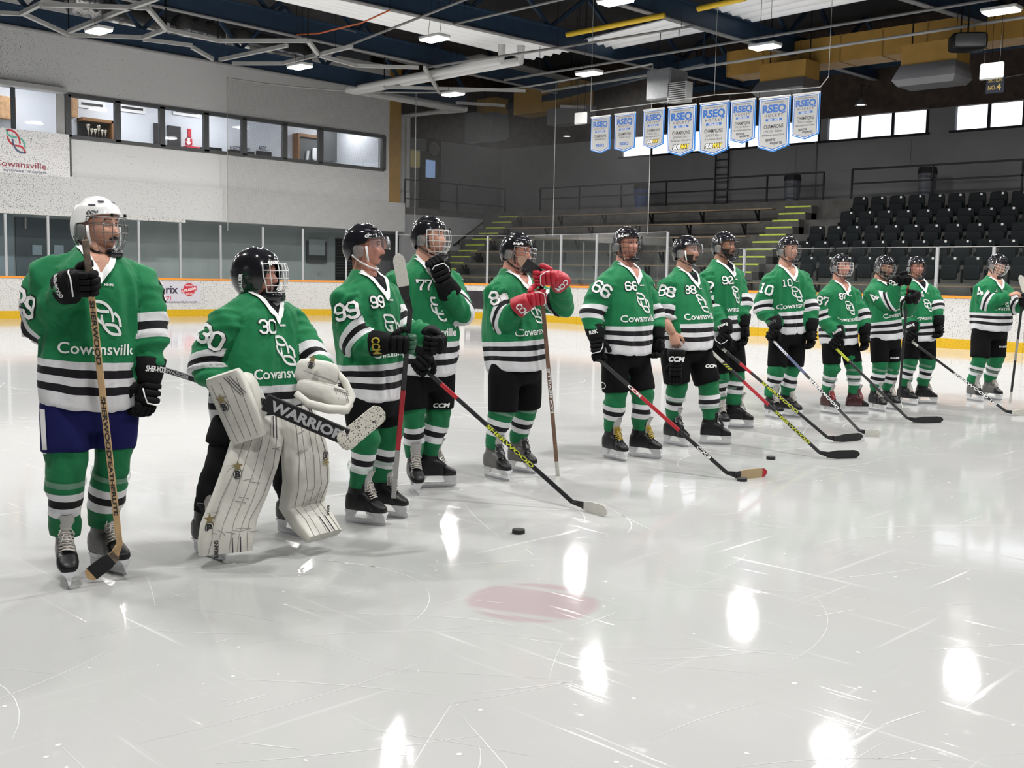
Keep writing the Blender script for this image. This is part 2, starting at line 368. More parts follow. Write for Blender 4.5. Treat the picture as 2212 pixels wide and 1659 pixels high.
# ------------------------------------------------------------------ ice
def ice_material():
    m = bpy.data.materials.new('ice'); m.use_nodes = True; nt = m.node_tree; L = nt.links.new; b = nt.nodes['Principled BSDF']
    g = N(nt, 'ShaderNodeNewGeometry'); P = g.outputs['Position']
    def noise(scale, det, rot=0, sx=1, sy=1, dist=0):
        mp = N(nt, 'ShaderNodeMapping'); L(P, mp.inputs[0]); mp.inputs['Rotation'].default_value = (0, 0, rot); mp.inputs['Scale'].default_value = (sx, sy, 1)
        n = N(nt, 'ShaderNodeTexNoise'); n.inputs['Scale'].default_value = scale; n.inputs['Detail'].default_value = det; n.inputs['Distortion'].default_value = dist; L(mp.outputs[0], n.inputs['Vector']); return n.outputs['Fac']
    def ramp(src, a, c, lo=0, hi=1):
        r = N(nt, 'ShaderNodeMapRange'); L(src, r.inputs['Value']); r.inputs['From Min'].default_value = a; r.inputs['From Max'].default_value = c; r.inputs['To Min'].default_value = lo; r.inputs['To Max'].default_value = hi; return r.outputs[0]
    big = noise(.35, 4)
    s1 = noise(1.0, 5, .6, 22, .7, .2); s2 = noise(1.0, 5, -.35, .6, 18, .2); s3 = noise(1.0, 5, 1.2, 25, 1.0, .3)
    snow = noise(9, 6)
    mx = N(nt, 'ShaderNodeMath', operation='MAXIMUM'); L(ramp(s1, .64, .85), mx.inputs[0]); L(ramp(s2, .64, .85), mx.inputs[1])
    mx2 = N(nt, 'ShaderNodeMath', operation='MAXIMUM'); L(mx.outputs[0], mx2.inputs[0]); L(ramp(s3, .66, .85), mx2.inputs[1])
    sn = ramp(snow, .64, .8, 0, .6)
    ml = N(nt, 'ShaderNodeMath', operation='MULTIPLY'); L(sn, ml.inputs[0]); L(ramp(big, .42, .6), ml.inputs[1])
    scr = N(nt, 'ShaderNodeMath', operation='MAXIMUM'); L(mx2.outputs[0], scr.inputs[0]); L(ml.outputs[0], scr.inputs[1])
    base = N(nt, 'ShaderNodeMix', data_type='RGBA'); L(ramp(big, .3, .7), base.inputs['Factor']); base.inputs['A'].default_value = (.385, .39, .385, 1); base.inputs['B'].default_value = (.43, .43, .425, 1)
    mk1 = N(nt, 'ShaderNodeMix', data_type='RGBA'); fm = N(nt, 'ShaderNodeMath', operation='MULTIPLY'); L(scr.outputs[0], fm.inputs[0]); fm.inputs[1].default_value = .55
    sp = N(nt, 'ShaderNodeSeparateXYZ'); L(P, sp.inputs[0]); yv = N(nt, 'ShaderNodeMath', operation='MULTIPLY_ADD'); L(big, yv.inputs[0]); yv.inputs[1].default_value = 5.0; L(sp.outputs[1], yv.inputs[2])
    fr = N(nt, 'ShaderNodeMix', data_type='RGBA'); L(ramp(yv.outputs[0], 6.5, 11.5), fr.inputs['Factor']); L(base.outputs['Result'], fr.inputs['A']); fr.inputs['B'].default_value = (.50, .50, .495, 1)   # skated-up end, frosted
    L(fm.outputs[0], mk1.inputs['Factor']); L(fr.outputs['Result'], mk1.inputs['A']); mk1.inputs['B'].default_value = (.62, .62, .62, 1)
    # painted face-off dot, seen through the ice
    c = gnd(1150, 1300)
    vm = N(nt, 'ShaderNodeVectorMath', operation='SUBTRACT'); L(P, vm.inputs[0]); vm.inputs[1].default_value = (c[0], c[1], 0)
    ln = N(nt, 'ShaderNodeVectorMath', operation='LENGTH'); L(vm.outputs[0], ln.inputs[0])
    disc = ramp(ln.outputs['Value'], .285, .325, 1, 0)
    rt = N(nt, 'ShaderNodeVectorRotate', rotation_type='Z_AXIS'); L(vm.outputs[0], rt.inputs['Vector']); rt.inputs['Angle'].default_value = math.radians(-24)
    sx = N(nt, 'ShaderNodeSeparateXYZ'); L(rt.outputs[0], sx.inputs[0])
    ab = N(nt, 'ShaderNodeMath', operation='ABSOLUTE'); L(sx.outputs[0], ab.inputs[0])
    b1 = ramp(ab.outputs[0], .17, .2); b2 = ramp(ab.outputs[0], .225, .25, 1, 0)
    b3 = N(nt, 'ShaderNodeMath', operation='MULTIPLY'); L(b1, b3.inputs[0]); L(b2, b3.inputs[1])
    b4 = N(nt, 'ShaderNodeMath', operation='MULTIPLY_ADD'); L(b3.outputs[0], b4.inputs[0]); b4.inputs[1].default_value = -.75; b4.inputs[2].default_value = 1
    b5 = N(nt, 'ShaderNodeMath', operation='MULTIPLY'); L(b4.outputs[0], b5.inputs[0]); L(disc, b5.inputs[1])
    b6 = N(nt, 'ShaderNodeMath', operation='MULTIPLY'); L(b5.outputs[0], b6.inputs[0]); b6.inputs[1].default_value = .34
    mk2 = N(nt, 'ShaderNodeMix', data_type='RGBA'); L(b6.outputs[0], mk2.inputs['Factor']); L(mk1.outputs['Result'], mk2.inputs['A']); mk2.inputs['B'].default_value = (.30, .12, .15, 1)
    L(mk2.outputs['Result'], b.inputs['Base Color'])
    L(ramp(scr.outputs[0], 0, 1, .055, .5), b.inputs['Roughness']); b.inputs['IOR'].default_value = 1.31; b.inputs['Specular IOR Level'].default_value = .2
    bn = noise(3, 5); bp = N(nt, 'ShaderNodeBump'); bp.inputs['Strength'].default_value = .03; bp.inputs['Distance'].default_value = .02; L(bn, bp.inputs['Height'])
    bq = N(nt, 'ShaderNodeBump'); bq.inputs['Strength'].default_value = .12; bq.inputs['Distance'].default_value = .003; L(scr.outputs[0], bq.inputs['Height']); L(bp.outputs[0], bq.inputs['Normal']); br_ = N(nt, 'ShaderNodeBump'); br_.inputs['Strength'].default_value = .03; br_.inputs['Distance'].default_value = .002; L(noise(45, 4, .4, 1, 5), br_.inputs['Height']); L(bq.outputs[0], br_.inputs['Normal']); L(br_.outputs[0], b.inputs['Normal'])
    return m
M_ice = ice_material()
ice = struct(MB().bb((-22, -22, -.2), (27.95, 33.45, 0)), 'floor', M_ice)
ice['label'] = 'white scratched ice sheet of the rink with a faded red dot'
# scratches cut by skates: thin raised ribbons of shaved ice
M_scr = mat('shaved_ice', (.56, .56, .56), .6)
sb = MB(); R2 = random.Random(3)
for i in range(260):
    d = R2.uniform(2.0, 16) if i < 200 else R2.uniform(2.0, 6)
    a = HD + math.radians(R2.uniform(-29, 29)); p = V((math.cos(a) * d, math.sin(a) * d, 0)); th = R2.uniform(0, PI) if R2.random() < .4 else HD - PI / 2 + R2.gauss(.25, .35)
    Ln = R2.uniform(.15, 1.6) * (1 if i < 150 else .6); k = R2.gauss(0, .6); wd = R2.uniform(.0007, .002) * (1 + d / 9); n = 10; P = []
    for j in range(n + 1):
        t = nrm((math.cos(th), math.sin(th), 0)); q = V((-t[1], t[0], 0)) * wd * math.sin(PI * min(1, max(.03, j / n))) ** .5
        P.append([p - q + V((0, 0, .0006)), p + q + V((0, 0, .0006))]); p = p + t * Ln / n; th += k * Ln / n
    sb.grid(P)
for i in range(240):   # crumbs of snow
    d = R2.uniform(2.2, 12); a = HD + math.radians(R2.uniform(-28, 28)); p = V((math.cos(a) * d, math.sin(a) * d, 0)); r = R2.uniform(.003, .012)
    sb.add([p + V((r * math.cos(q) * R2.uniform(.4, 1.4), r * math.sin(q), .0007)) for q in np.arange(6) * PI / 3], [tuple(range(6))])
sb.build('skate_scratches', M_scr, ice, kind='stuff')
# ------------------------------------------------------------------ boards and glass along the rink edge
def rink_path():
    pts = [(x, 33.3) for x in np.arange(-14, 20.01, 1.0)]
    c = V((20.2, 25.9)); r = 7.4
    pts += [(c[0] + r * math.cos(a), c[1] + r * math.sin(a)) for a in np.radians(np.linspace(88, 2, 20))]
    pts += [(27.6 - (25.9 - y) * .1 if y > 10 else 26.0, y) for y in np.arange(25, -16, -1.0)]
    pts = V(pts); seg = np.linalg.norm(np.diff(pts, axis=0), axis=1); s = np.concatenate([[0], np.cumsum(seg)])
    return pts, s
RP, RS = rink_path()
def rp(s): return V((np.interp(s, RS, RP[:, 0]), np.interp(s, RS, RP[:, 1]), 0))
def rt_(s): return nrm(rp(s + .1) - rp(s - .1))
def inw(s):
    t = rt_(s); return V((t[1], -t[0], 0))   # towards the ice
_ss = np.arange(0, RS[-1], .05)
def pixx(p):
    c = CM.T @ (p - CAMP); return CX + F * c[0] / c[2] if c[2] > 1 else 9e9
_px = np.array([pixx(rp(s) + V((0, 0, 1.25))) for s in _ss])
def s_at(px): return _ss[np.argmin(np.abs(_px - px))]
BH = 1.26
boards = thing('rink_boards', rp(RS[-1] / 2), 'white puck-marked rink boards with orange cap and yellow kickplate', None, None, 'structure')
s0, s1 = s_at(-260), s_at(2480); npan = int((s1 - s0) / 2.44); seams = np.linspace(s0, s1, npan + 1)
for i in range(npan):
    a, b = seams[i] + .004, seams[i + 1] - .004; q = np.linspace(a, b, 6)
    for nm, z0, z1, o0, o1, mt in (('board_panel', .23, 1.2, -.06, .0, M_board), ('kickplate', .0, .235, -.06, .012, M_kick), ('cap_rail', 1.2, BH, -.1, .02, M_orange)):
        rings = [[rp(s) + inw(s) * o0 + V((0, 0, z0)), rp(s) + inw(s) * o1 + V((0, 0, z0)), rp(s) + inw(s) * o1 + V((0, 0, z1)), rp(s) + inw(s) * o0 + V((0, 0, z1))] for s in q]
        MB().loft(rings).build(nm, mt, boards)
glassr = thing('rink_glass', rp(RS[-1] / 2), 'clear glass panes between grey posts on top of the boards', None, None, 'structure')
lp = [-250, -160, -72, 17, 107, 212, 301, 390, 479, 568, 656, 747, 855]
rpx = [855, 950, 1050, 1130, 1208, 1284, 1358, 1436, 1515, 1603, 1700, 1797, 1905, 2020, 2140, 2270]
def gtop(px):
    return np.interp(px, [-300, 856, 857, 1436, 1437, 1603, 2300], [3.08, 3.08, 2.95, 2.95, 2.52, 2.42, 2.42])
allp = lp + rpx[1:]
for i, px in enumerate(allp):
    s = s_at(px); p = rp(s) - inw(s) * .04; top = gtop(px - .5)
    if px not in (1130, 1358, 1700, 1797, 1905, 1515):
        t = rt_(s); MB().box(p + V((0, 0, (BH + top) / 2)), (.07, .05, top - BH), np.stack([t, inw(s), UP], 1)).build('glass_post', M_postw, glassr)
    if i < len(allp) - 1:
        q = np.linspace(s + .02, s_at(allp[i + 1]) - .02, 5); tp = min(gtop(px + .5), gtop(allp[i + 1] - .5))
        P = [[rp(a) - inw(a) * .04 + V((0, 0, BH)), rp(a) - inw(a) * .04 + V((0, 0, tp))] for a in q]
        MB().grid(P).build('glass_pane', M_glass, glassr)
        if px >= 855: MB().tube([rp(a) - inw(a) * .04 + V((0, 0, tp)) for a in q], .007, 5).build('glass_edge', M_lgrey, glassr)
# advertisement on the left boards
def on_left(x, y): return atY(x, y, 33.3)
ad = MB().bb(on_left(318, 609) + V((0, -.004, 0)), on_left(433, 654) + V((0, -.012, 0))).build('board_advertisement', mat('ad_sheet', (.60, .58, .64), .4, noise=.05), boards)
EX, EZ = V((1, 0, 0)), V((0, 0, 1)); pxm = (on_left(420, 640) - on_left(320, 640))[0] / 100.
def adt(s, x, y, h, m, bold=.01, wd=None, slant=0): flat_mark(text_poly(s, h * pxm * 1.02, bold=bold, width=wd * pxm if wd else None, slant=slant), on_left(x, y) + V((0, -.015, 0)), EX, EZ, m, 'advertisement_print', ad, .002)
adt('liprix', 360, 624.5, 16, M_ink, .02, 48); adt('63-2171', 352, 643.8, 7.6, M_red, .03, 33); adt('1597 rue Du Sud, Suite 106, Cowansville', 381, 651.8, 3.2, M_ink, .005, 91)
o = on_left(408, 625.5) + V((0, -.015, 0)); rr = 13 * pxm
flat_mark((np.array(arc2(0, 0, rr, 0, 360, 33)[:-1]), [tuple(range(32))]), o, EX, EZ, M_red, 'advertisement_print', ad, .002)
cs, sn_ = math.cos(.2), math.sin(.2); X2, Z2 = EX * cs + EZ * sn_, EZ * cs - EX * sn_
wq, hq = 17.5 * pxm, 4.3 * pxm
flat_mark((np.array([(-wq, -hq), (wq, -hq), (wq, hq), (-wq, hq)]), [(0, 1, 2, 3)]), o, X2, Z2, M_red, 'advertisement_print', ad, .004)
flat_mark(text_poly('LIVRAISON', 5.2 * pxm, bold=.03, width=31 * pxm), o, X2, Z2, M_wht, 'advertisement_print', ad, .006)
flat_mark(text_poly('GRATUITE', 3 * pxm, 0, 8.3 * pxm, bold=.02, width=15 * pxm), o, EX, EZ, M_wht, 'advertisement_print', ad, .005)
flat_mark(text_poly('GRATUITE', 3 * pxm, 0, -8.3 * pxm, bold=.02, width=15 * pxm), o, EX, EZ, M_wht, 'advertisement_print', ad, .005)
sA, sB = s_at(1004), s_at(1058)
ad2 = MB().grid([[rp(a) + inw(a) * .012 + V((0, 0, .36)), rp(a) + inw(a) * .012 + V((0, 0, 1.0))] for a in np.linspace(sA, sB, 4)]).build('dark_advertisement', mat('dark_ad', (.035, .03, .035), .35, noise=.3, nscale=2), boards)
sm = s_at(1014); flat_mark(text_poly('e', .3, bold=.02), rp(sm) + inw(sm) * .03 + V((0, 0, .68)), rt_(sm), EZ, M_wht, 'advertisement_print', ad2, .003)
# ------------------------------------------------------------------ left building: fascia, block wall with viewing windows
YF, YW = 33.75, 34.0
zf0, zf1 = atY(130, 466.7, YF)[2], atY(130, 379.7, YF)[2]
xe = atY(875, 440, YF)[0]; xw = atY(841, 300, YW)[0]
XL = -14
fas = struct(MB().bb((XL, YF, zf0 + .1), (xe, YW + .25, zf1)), 'wall_left', M_fascia); fas['label'] = 'pale fascia band peppered with puck marks above the glass'
tr = struct(MB().bb((XL, YF - .03, zf0), (atY(400, 478, YF)[0], YF + .1, zf0 + .14)), 'trim_1', M_board)
z0, z1 = atY(500, 333, YW)[2], atY(500, 251, YW)[2]     # window band
xb0 = atY(147, 250, YW)[0]; xb1 = atY(829, 330, YW)[0]
mb = MB().bb((XL, YW, zf1), (xw, YW + .25, z0)).bb((XL, YW, z1), (xw, YW + .25, 9.6)).bb((xb1, YW, z0), (xw, YW + .25, z1))
wl = struct(mb, 'wall_left', M_wallL); wl['label'] = 'light grey concrete block wall around the viewing windows'
wf = thing('window_1', ((xb0 + xb1) / 2, YW, z0), 'row of dark-framed viewing windows of the upstairs room', None, None, 'structure')
fr = [147, 254, 350, 445, 527, 615, 692, 829]
edges = [atY(x, 270, YW)[0] for x in fr]
MB().bb((xb0, YW - .05, z0 - .05), (xb1, YW + .1, z0 + .07)).build('sill', M_dgrey, wf); MB().bb((xb0, YW - .05, z1 - .07), (xb1, YW + .1, z1 + .05)).build('head', M_dgrey, wf)
for i, x in enumerate(edges): MB().bb((x - .09, YW - .05, z0), (x + .09, YW + .1, z1)).build('mullion', M_dgrey, wf)
for a, b in zip(edges[:-1], edges[1:]): MB().bb((a + .09, YW + .02, z0 + .07), (b - .09, YW + .03, z1 - .07)).build('pane', M_winglass, wf)
zb = atY(147, 384, YW)[2]; MB().bb((xb0 - .1, YW - .06, zb), (xb0 + .06, YW + .02, z0)).build('post', M_dgrey, wf)
# press-box window and town sign left of it
w2 = thing('window_2', (XL, YW, z0), 'large window of the announcer box above the town sign', None, None, 'structure')
MB().bb((XL, YW - .2, atY(60, 190, YW)[2]), (xb0 - .1, YW + .05, atY(60, 190, YW)[2] + .12)).build('head', M_lgrey, w2)
MB().bb((XL, YW + .01, atY(60, 282, YW)[2]), (xb0 - .2, YW + .02, atY(60, 190, YW)[2])).build('pane', M_winglass, w2)
MB().bb((xb0 - .35, YW - .02, atY(140, 290, YW)[2]), (xb0 - .12, YW + .05, atY(140, 205, YW)[2])).build('post', M_lgrey, w2)
xm = atY(30, 240, YW)[0]; MB().bb((xm - .06, YW + .02, z0 - .1), (xm + .06, YW + .1, z1 + .4)).build('mullion', M_dgrey, w2)
pz0, pz1 = atY(75, 378, YF)[2], atY(75, 283, YF)[2]; xs = atY(150, 330, YF)[0]
sign = tag(MB().bb((XL + 9, YF - .01, pz0), (xs, YW - .02, pz1)).build('town_sign', speckled('marked_sign', (.78, .77, .77), .275, 52, (.06, .06, .06), .5)), 'white speckled town sign with coloured link emblem at far left', 'sign')
so = atY(34, 305, YF) + V((0, -.015, 0)); hh = 50 * (atY(100, 330, YF)[0] - atY(0, 330, YF)[0]) / 100
CRM = [M_red, mat('teal_print', (.1, .42, .33), .5), M_red, MT['teal_print'], mat('slate_print', (.08, .11, .2), .5), M_red]
for sh, mm in zip(crest_shapes(hh), CRM): flat_mark((sh[0] * np.array([.85, 1]), sh[1]), so, EX, EZ, mm, 'emblem_print', sign, .002)
pm = (atY(100, 350, YF)[0] - atY(0, 350, YF)[0]) / 100
flat_mark(text_poly('Cowansville', 13.5 * pm, align='l', bold=.008, width=113 * pm), atY(-14, 350, YF) + V((0, -.015, 0)), EX, EZ, mat('maroon_print', (.3, .04, .07), .5), 'emblem_print', sign, .002)
flat_mark(text_poly('CHOISIR - RAYONNER - PROSPÉRER', 5 * pm, align='l', bold=.0, width=132 * pm), atY(-33, 363.5, YF) + V((0, -.015, 0)), EX, EZ, MT['slate_print'], 'emblem_print', sign, .002)
# room behind the windows
YB = 37.2
rm = MB().bb((xw - .3, YW + .3, zf1), (xw - .2, YB, 8)).bb((XL, YB, zf1), (xw - .3, YB + .1, 8)).bb((XL, YW + .25, zf1), (xw, YB, zf1 + .1)).bb((XL, YW + .25, z1 + .9), (xw, YB, z1 + 1.0))
struct(rm, 'wall_room', mat('room_paint', (.62, .64, .68), .7))['label'] = 'pale walls of the upstairs room behind the windows'
M_roomf = mat('room_lamp_face', (1, 1, 1), .4, emit=(1, .98, .95), estr=60)
def roomlamp(px):
    p = atY(px, 230, 35.7); q = thing('room_ceiling_lamp', (p[0], 35.7, z1 + .82), None, 'lamp', 'lamps in the upstairs room')
    MB().bb((p[0] - .6, 35.5, z1 + .82), (p[0] + .6, 35.9, z1 + .9)).build('housing', M_white, q)
    MB().bb((p[0] - .55, 35.53, z1 + .80), (p[0] + .55, 35.87, z1 + .82)).build('diffuser', M_roomf, q); return q
for px, lb in ((60, 'long lit ceiling lamp seen through the announcer window'), (290, 'lit ceiling lamp behind the second viewing window'), (480, 'lit ceiling lamp behind the middle viewing windows'), (745, 'lit ceiling lamp behind the rightmost viewing window')):
    roomlamp(px)['label'] = lb
yb = YB - .006
def rbox(name, x0, y0, x1, y1, d, m, label, cat, group=None, ret=False):
    a = atY(x0, y0, yb); b = atY(x1, y1, yb); o = MB().bb((a[0], yb - d, b[2]), (b[0], yb, a[2])).build(name, m); return tag(o, label, cat, group)
M_cab = mat('oak', (.2, .09, .03), .5, noise=.2); M_dark = mat('dark_interior', (.02, .018, .018), .6)
a = atY(166, 255, yb); b = atY(232, 312, yb); cab = thing('trophy_cabinet', ((a[0] + b[0]) / 2, yb - .2, b[2]), 'oak trophy cabinet behind the first viewing window', 'cabinet')
MB().bb((a[0], yb - .1, b[2]), (b[0], yb, a[2])).build('back_panel', M_dark, cab)
MB().bb((a[0], yb - .45, a[2] - .1), (b[0] + .1, yb, a[2])).build('cornice', M_cab, cab); MB().bb((b[0] - .05, yb - .45, b[2]), (b[0] + .08, yb, a[2])).build('side_panel', M_cab, cab)
MB().bb((a[0], yb - .45, b[2] - .6), (b[0], yb, b[2] + .1)).build('shelf', M_cab, cab)
M_chrome = mat('trophy_metal', (.6, .55, .45), .25, .9)
for i in range(6):
    x = a[0] + .25 + i * (b[0] - a[0] - .4) / 5.5; zz = b[2] + .1; hh_ = .35 + .15 * (i % 3 == 0)
    t = thing('trophy', (x, yb - .3, zz), ['tall silver trophy at the left end of the oak cabinet', 'second silver trophy from the left in the oak cabinet', 'third silver trophy from the left in the oak cabinet', 'tall fourth silver trophy in the oak cabinet', 'fifth silver trophy in the oak cabinet', 'last silver trophy at the right end of the oak cabinet'][i], 'trophy', 'trophies in the oak cabinet')
    MB().bb((x - .06, yb - .36, zz), (x + .06, yb - .24, zz + .06)).build('plinth', M_black, t)
    MB().tube([(x, yb - .3, zz + .06), (x, yb - .3, zz + hh_ * .5), (x, yb - .3, zz + hh_ * .6), (x, yb - .3, zz + hh_ * .85), (x, yb - .3, zz + hh_)], [.02, .015, .04, .07, .065], 10).build('cup', M_chrome, t, True)
for i, x in enumerate((198, 285, 402)):
    a = atY(x - 24, 221 + i * 8, yb); b = atY(x + 22, 232 + i * 8, yb); o = thing('wall_vent', ((a[0] + b[0]) / 2, yb, b[2]), ['dark wall grille above the trophy cabinet', 'dark wall grille behind the second viewing window', 'dark wall grille above the red notice'][i], 'vent', 'wall grilles in the upstairs room')
    MB().bb((a[0] - .1, yb - .06, b[2] - .1), (b[0] + .1, yb - .02, a[2] + .1)).build('frame', M_white, o); MB().bb((a[0], yb - .08, b[2]), (b[0], yb - .05, a[2])).build('grille', M_dark, o)
rbox('doorway', 361, 271, 388, 318, .1, M_dark, 'dark doorway behind the third viewing window', 'door'); rbox('doorway', 331, 266, 341, 312, .1, M_dark, 'narrow dark doorway behind the second viewing window', 'door')
rbox('red_notice', 405, 278, 412, 297, .05, M_red, 'upper half of red vertical notice on the room wall', 'sign'); o = rbox('red_notice', 401, 299, 414, 314, .05, M_red, 'lower half of red vertical notice with white arrow', 'sign')
c = atY(407.5, 306, yb - .06); flat_mark((np.array([(-.05, .12), (.05, .12), (.05, 0), (.12, 0), (0, -.14), (-.12, 0), (-.05, 0)]), [(0, 1, 2, 6), (3, 4, 5)]), c, EX, EZ, M_wht, 'arrow_print', o, .004)
rbox('red_box', 395, 316, 423, 322, .3, M_red, 'low red box on the counter behind the third window', 'box')
for x0, x1, y0, y1, lb in ((428, 437, 318, 324, 'small black monitor left of the registration letters'), (448, 475, 318, 330, 'wide black monitor behind the fourth viewing window'), (490, 545, 323, 340, 'black monitor under the registration letters'), (553, 582, 326, 345, 'black monitor under the club letters')):
    rbox('monitor', x0, y0, x1, y1, .15, M_black, lb, 'monitor', 'monitors on the room counter')
pm2 = (atY(560, 320, yb)[0] - atY(460, 320, yb)[0]) / 100
o = atY(520, 321, yb - .2); q = thing('wall_lettering', o, 'dark registration letters on the room wall', 'lettering'); flat_mark(text_poly('REGISTRATION !', 7 * pm2, bold=.03, width=46 * pm2), o, EX, EZ, M_ink, 'letters', q)
o = atY(567, 320, yb - .2); q = thing('wall_lettering', o, 'dark four-letter club initials on the room wall', 'lettering'); flat_mark(text_poly('ABGC', 8 * pm2, bold=.03, width=17 * pm2), o, EX, EZ, M_ink, 'letters', q)
a = atY(636, 296, yb); b = atY(683, 352, yb); o = thing('display_case', ((a[0] + b[0]) / 2, yb, b[2]), 'oak-framed display case with white ornaments behind the sixth window', 'cabinet')
MB().bb((a[0], yb - .3, b[2]), (b[0], yb, a[2])).build('case_body', M_dgrey, o); MB().bb((a[0] - .1, yb - .4, a[2]), (b[0], yb, a[2] + .12)).build('cornice', M_cab, o); MB().bb((a[0] - .1, yb - .4, b[2]), (a[0], yb, a[2])).build('side_panel', M_cab, o)
MB().tube([(a[0] + .35, yb - .34, b[2] + .05), (a[0] + .4, yb - .34, b[2] + .4)], .06, 8).build('ornament', M_wht, o); MB().se((b[0] - .3, yb - .34, b[2] + .3), (.15, .05, .25)).build('ornament', M_wht, o, True)
rbox('dark_partition', 693, 280, 742, 352, .2, M_dgrey, 'dark partition behind the rightmost viewing window', 'partition'); rbox('dark_door', 765, 310, 784, 376, .1, M_dark, 'dark door with white paper at right of the room', 'door')
rbox('shingle_canopy', -10, 208, 27, 260, .3, mat('cedar_shingle', (.42, .25, .13), .8, noise=.3, nscale=10), 'brown shingled canopy seen through the announcer window', 'canopy')
o = rbox('shingle_canopy', 148, 213, 160, 255, .3, MT['cedar_shingle'], 'edge of brown shingled canopy behind the first viewing window', 'canopy')
# corridor behind the glass under the fascia
YC = 35.6
cor = MB().bb((XL, YC, -.2), (atY(745, 500, YC)[0], YC + .1, zf0 + .4)); struct(cor, 'wall_corridor', mat('slate_green', (.36, .41, .41), .6, noise=.1, nscale=.8))['label'] = 'grey-green corridor wall seen through the glass'
def cbox(name, x0, y0, x1, y1, d, m, label, cat):
    a = atY(x0, y0, YC); b = atY(x1, y1, YC); return tag(MB().bb((a[0], YC - d - .01, b[2]), (b[0], YC - .01, a[2])).build(name, m), label, cat)
M_slate = mat('slate_blue_door', (.06, .085, .1), .5); M_bluegrey = mat('blue_grey_door', (.2, .26, .3), .5)
o = cbox('corridor_door', -30, 462, 29, 600, .08, M_bluegrey, 'pale blue-grey corridor door at far left', 'door')
o = cbox('corridor_door', 31, 470, 165, 600, .06, M_slate, 'dark slate double door with pale panes behind the white-helmeted player', 'door')
for x0, x1 in ((69, 90), (116, 137)):
    a = atY(x0, 529, YC - .07); b = atY(x1, 551, YC - .07); MB().bb((a[0], YC - .1, b[2]), (b[0], YC - .06, a[2])).build('pane', mat('pale_pane', (.3, .4, .47), .3), o)
a = atY(55, 470, YC - .1); b = atY(55, 494, YC - .1); MB().tube([a, b], .03, 6).build('closer_arm', M_lgrey, o)
q = cbox('notice_board', 660, 520, 703, 568, .1, M_dgrey, 'dark notice board with pale schedule behind the glass', 'notice board'); a = atY(667, 516, YC - .11); b = atY(701, 552, YC - .11)
MB().bb((a[0], YC - .13, b[2]), (b[0], YC - .1, a[2])).build('schedule_sheet', mat('schedule_paper', (.4, .45, .47), .6, noise=.1, nscale=30), q)
q = cbox('louvred_shutter', 724, 515, 762, 605, .02, M_black, 'black louvred shutter behind the glass', 'shutter')
for i in range(14):
    a = atY(724, 517 + i * 6, YC - .03); b = atY(762, 519 + i * 6, YC - .03); MB().bb((a[0], YC - .06, b[2]), (b[0], YC - .02, a[2])).build('slat', M_dgrey, q)
o = atY(690, 589, YC - .02); q = thing('wall_lettering', o, 'pale digits on the corridor wall behind the glass', 'lettering'); flat_mark(text_poly('10', 11 * pm2, width=10 * pm2), o, -EX, EZ, M_lgrey, 'letters', q, -.02)
# ------------------------------------------------------------------ corner: ochre column, back wall, platform
XR, Y2 = 35.3, 35.4
struct(MB().bb((xw, YW - .05, zf1), (xw + .55, YW + .3, 9.6)), 'trim_2', M_yduct)['label'] = 'ochre column at the end of the block wall'
zg = atX(1788, 256, XR)[2]
M_wallC = mat('corner_wall_paint', (.17, .17, .175), .8, noise=.05, nscale=1)
bw = struct(MB().bb((xw + .3, Y2, 0), (XR, Y2 + .15, zg)), 'wall_back', M_wallC)
struct(MB().bb((xw + .2, Y2 - .05, zg), (XR, Y2 + .1, 10.2)), 'wall_back', M_wood)['label'] = 'dark stained wood cladding above the corner wall'
zp = 4.2
plat = struct(MB().bb((xe - .3, 33.9, zp - .25), (XR, Y2, zp)), 'floor_platform', M_conc)
struct(MB().bb((xe, 33.95, 0), (XR - 1.5, 34.1, zp - .25)), 'wall_platform', mat('platform_paint', (.36, .36, .37), .75, noise=.05, nscale=1))['label'] = 'light grey wall below the corner platform'
def rail(pts, label, lower=.55, hgt=1.0, every=1.9):
    r = thing('guard_rail', pts[0], label, 'railing', 'black guard rails above the stands')
    for a, b in zip(pts[:-1], pts[1:]):
        a = V(a); b = V(b); MB().beam(a + UP * hgt, b + UP * hgt, .06, .06).build('top_rail', M_rail, r); MB().beam(a + UP * lower, b + UP * lower, .05, .05).build('mid_rail', M_rail, r)
        n = max(1, int(np.linalg.norm(b - a) / every))
        for i in range(n + 1): c = a + (b - a) * i / n; MB().beam(c, c + UP * hgt, .05, .05).build('post', M_rail, r)
rail([(xe + .2, 34.0, zp), (34.2, 34.0, zp)], 'black guard rail along the corner platform', .35, 1.1)
a = atY(918, 345, Y2 - .05); b = atY(937, 385, Y2 - .05)
d = thing('door_1', (a[0], Y2, zp), 'dark corner door with a blue-lit pane', None, None, 'structure'); MB().bb((a[0] - .3, Y2 - .1, zp), (b[0] + .35, Y2 - .02, a[2] + .35)).build('leaf', M_dark, d)
MB().bb((a[0], Y2 - .13, b[2]), (b[0], Y2 - .09, a[2])).build('pane', mat('blue_daylight_pane', (.2, .3, .5), .4, emit=(.25, .38, .62), estr=.55), d)
a = atY(860, 318, Y2 - .05); b = atY(913, 365, Y2 - .05); d = thing('display_window', (a[0], Y2, b[2]), 'lit display window behind the white pipes', 'window')
MB().bb((a[0], Y2 - .06, b[2]), (b[0], Y2 - .01, a[2])).build('frame', M_lgrey, d); MB().bb((a[0] + .06, Y2 - .08, b[2] + .06), (b[0] - .1, Y2 - .05, a[2] - .06)).build('pane', mat('olive_glow', (.2, .17, .08), .5, emit=(.55, .48, .2), estr=.16), d)
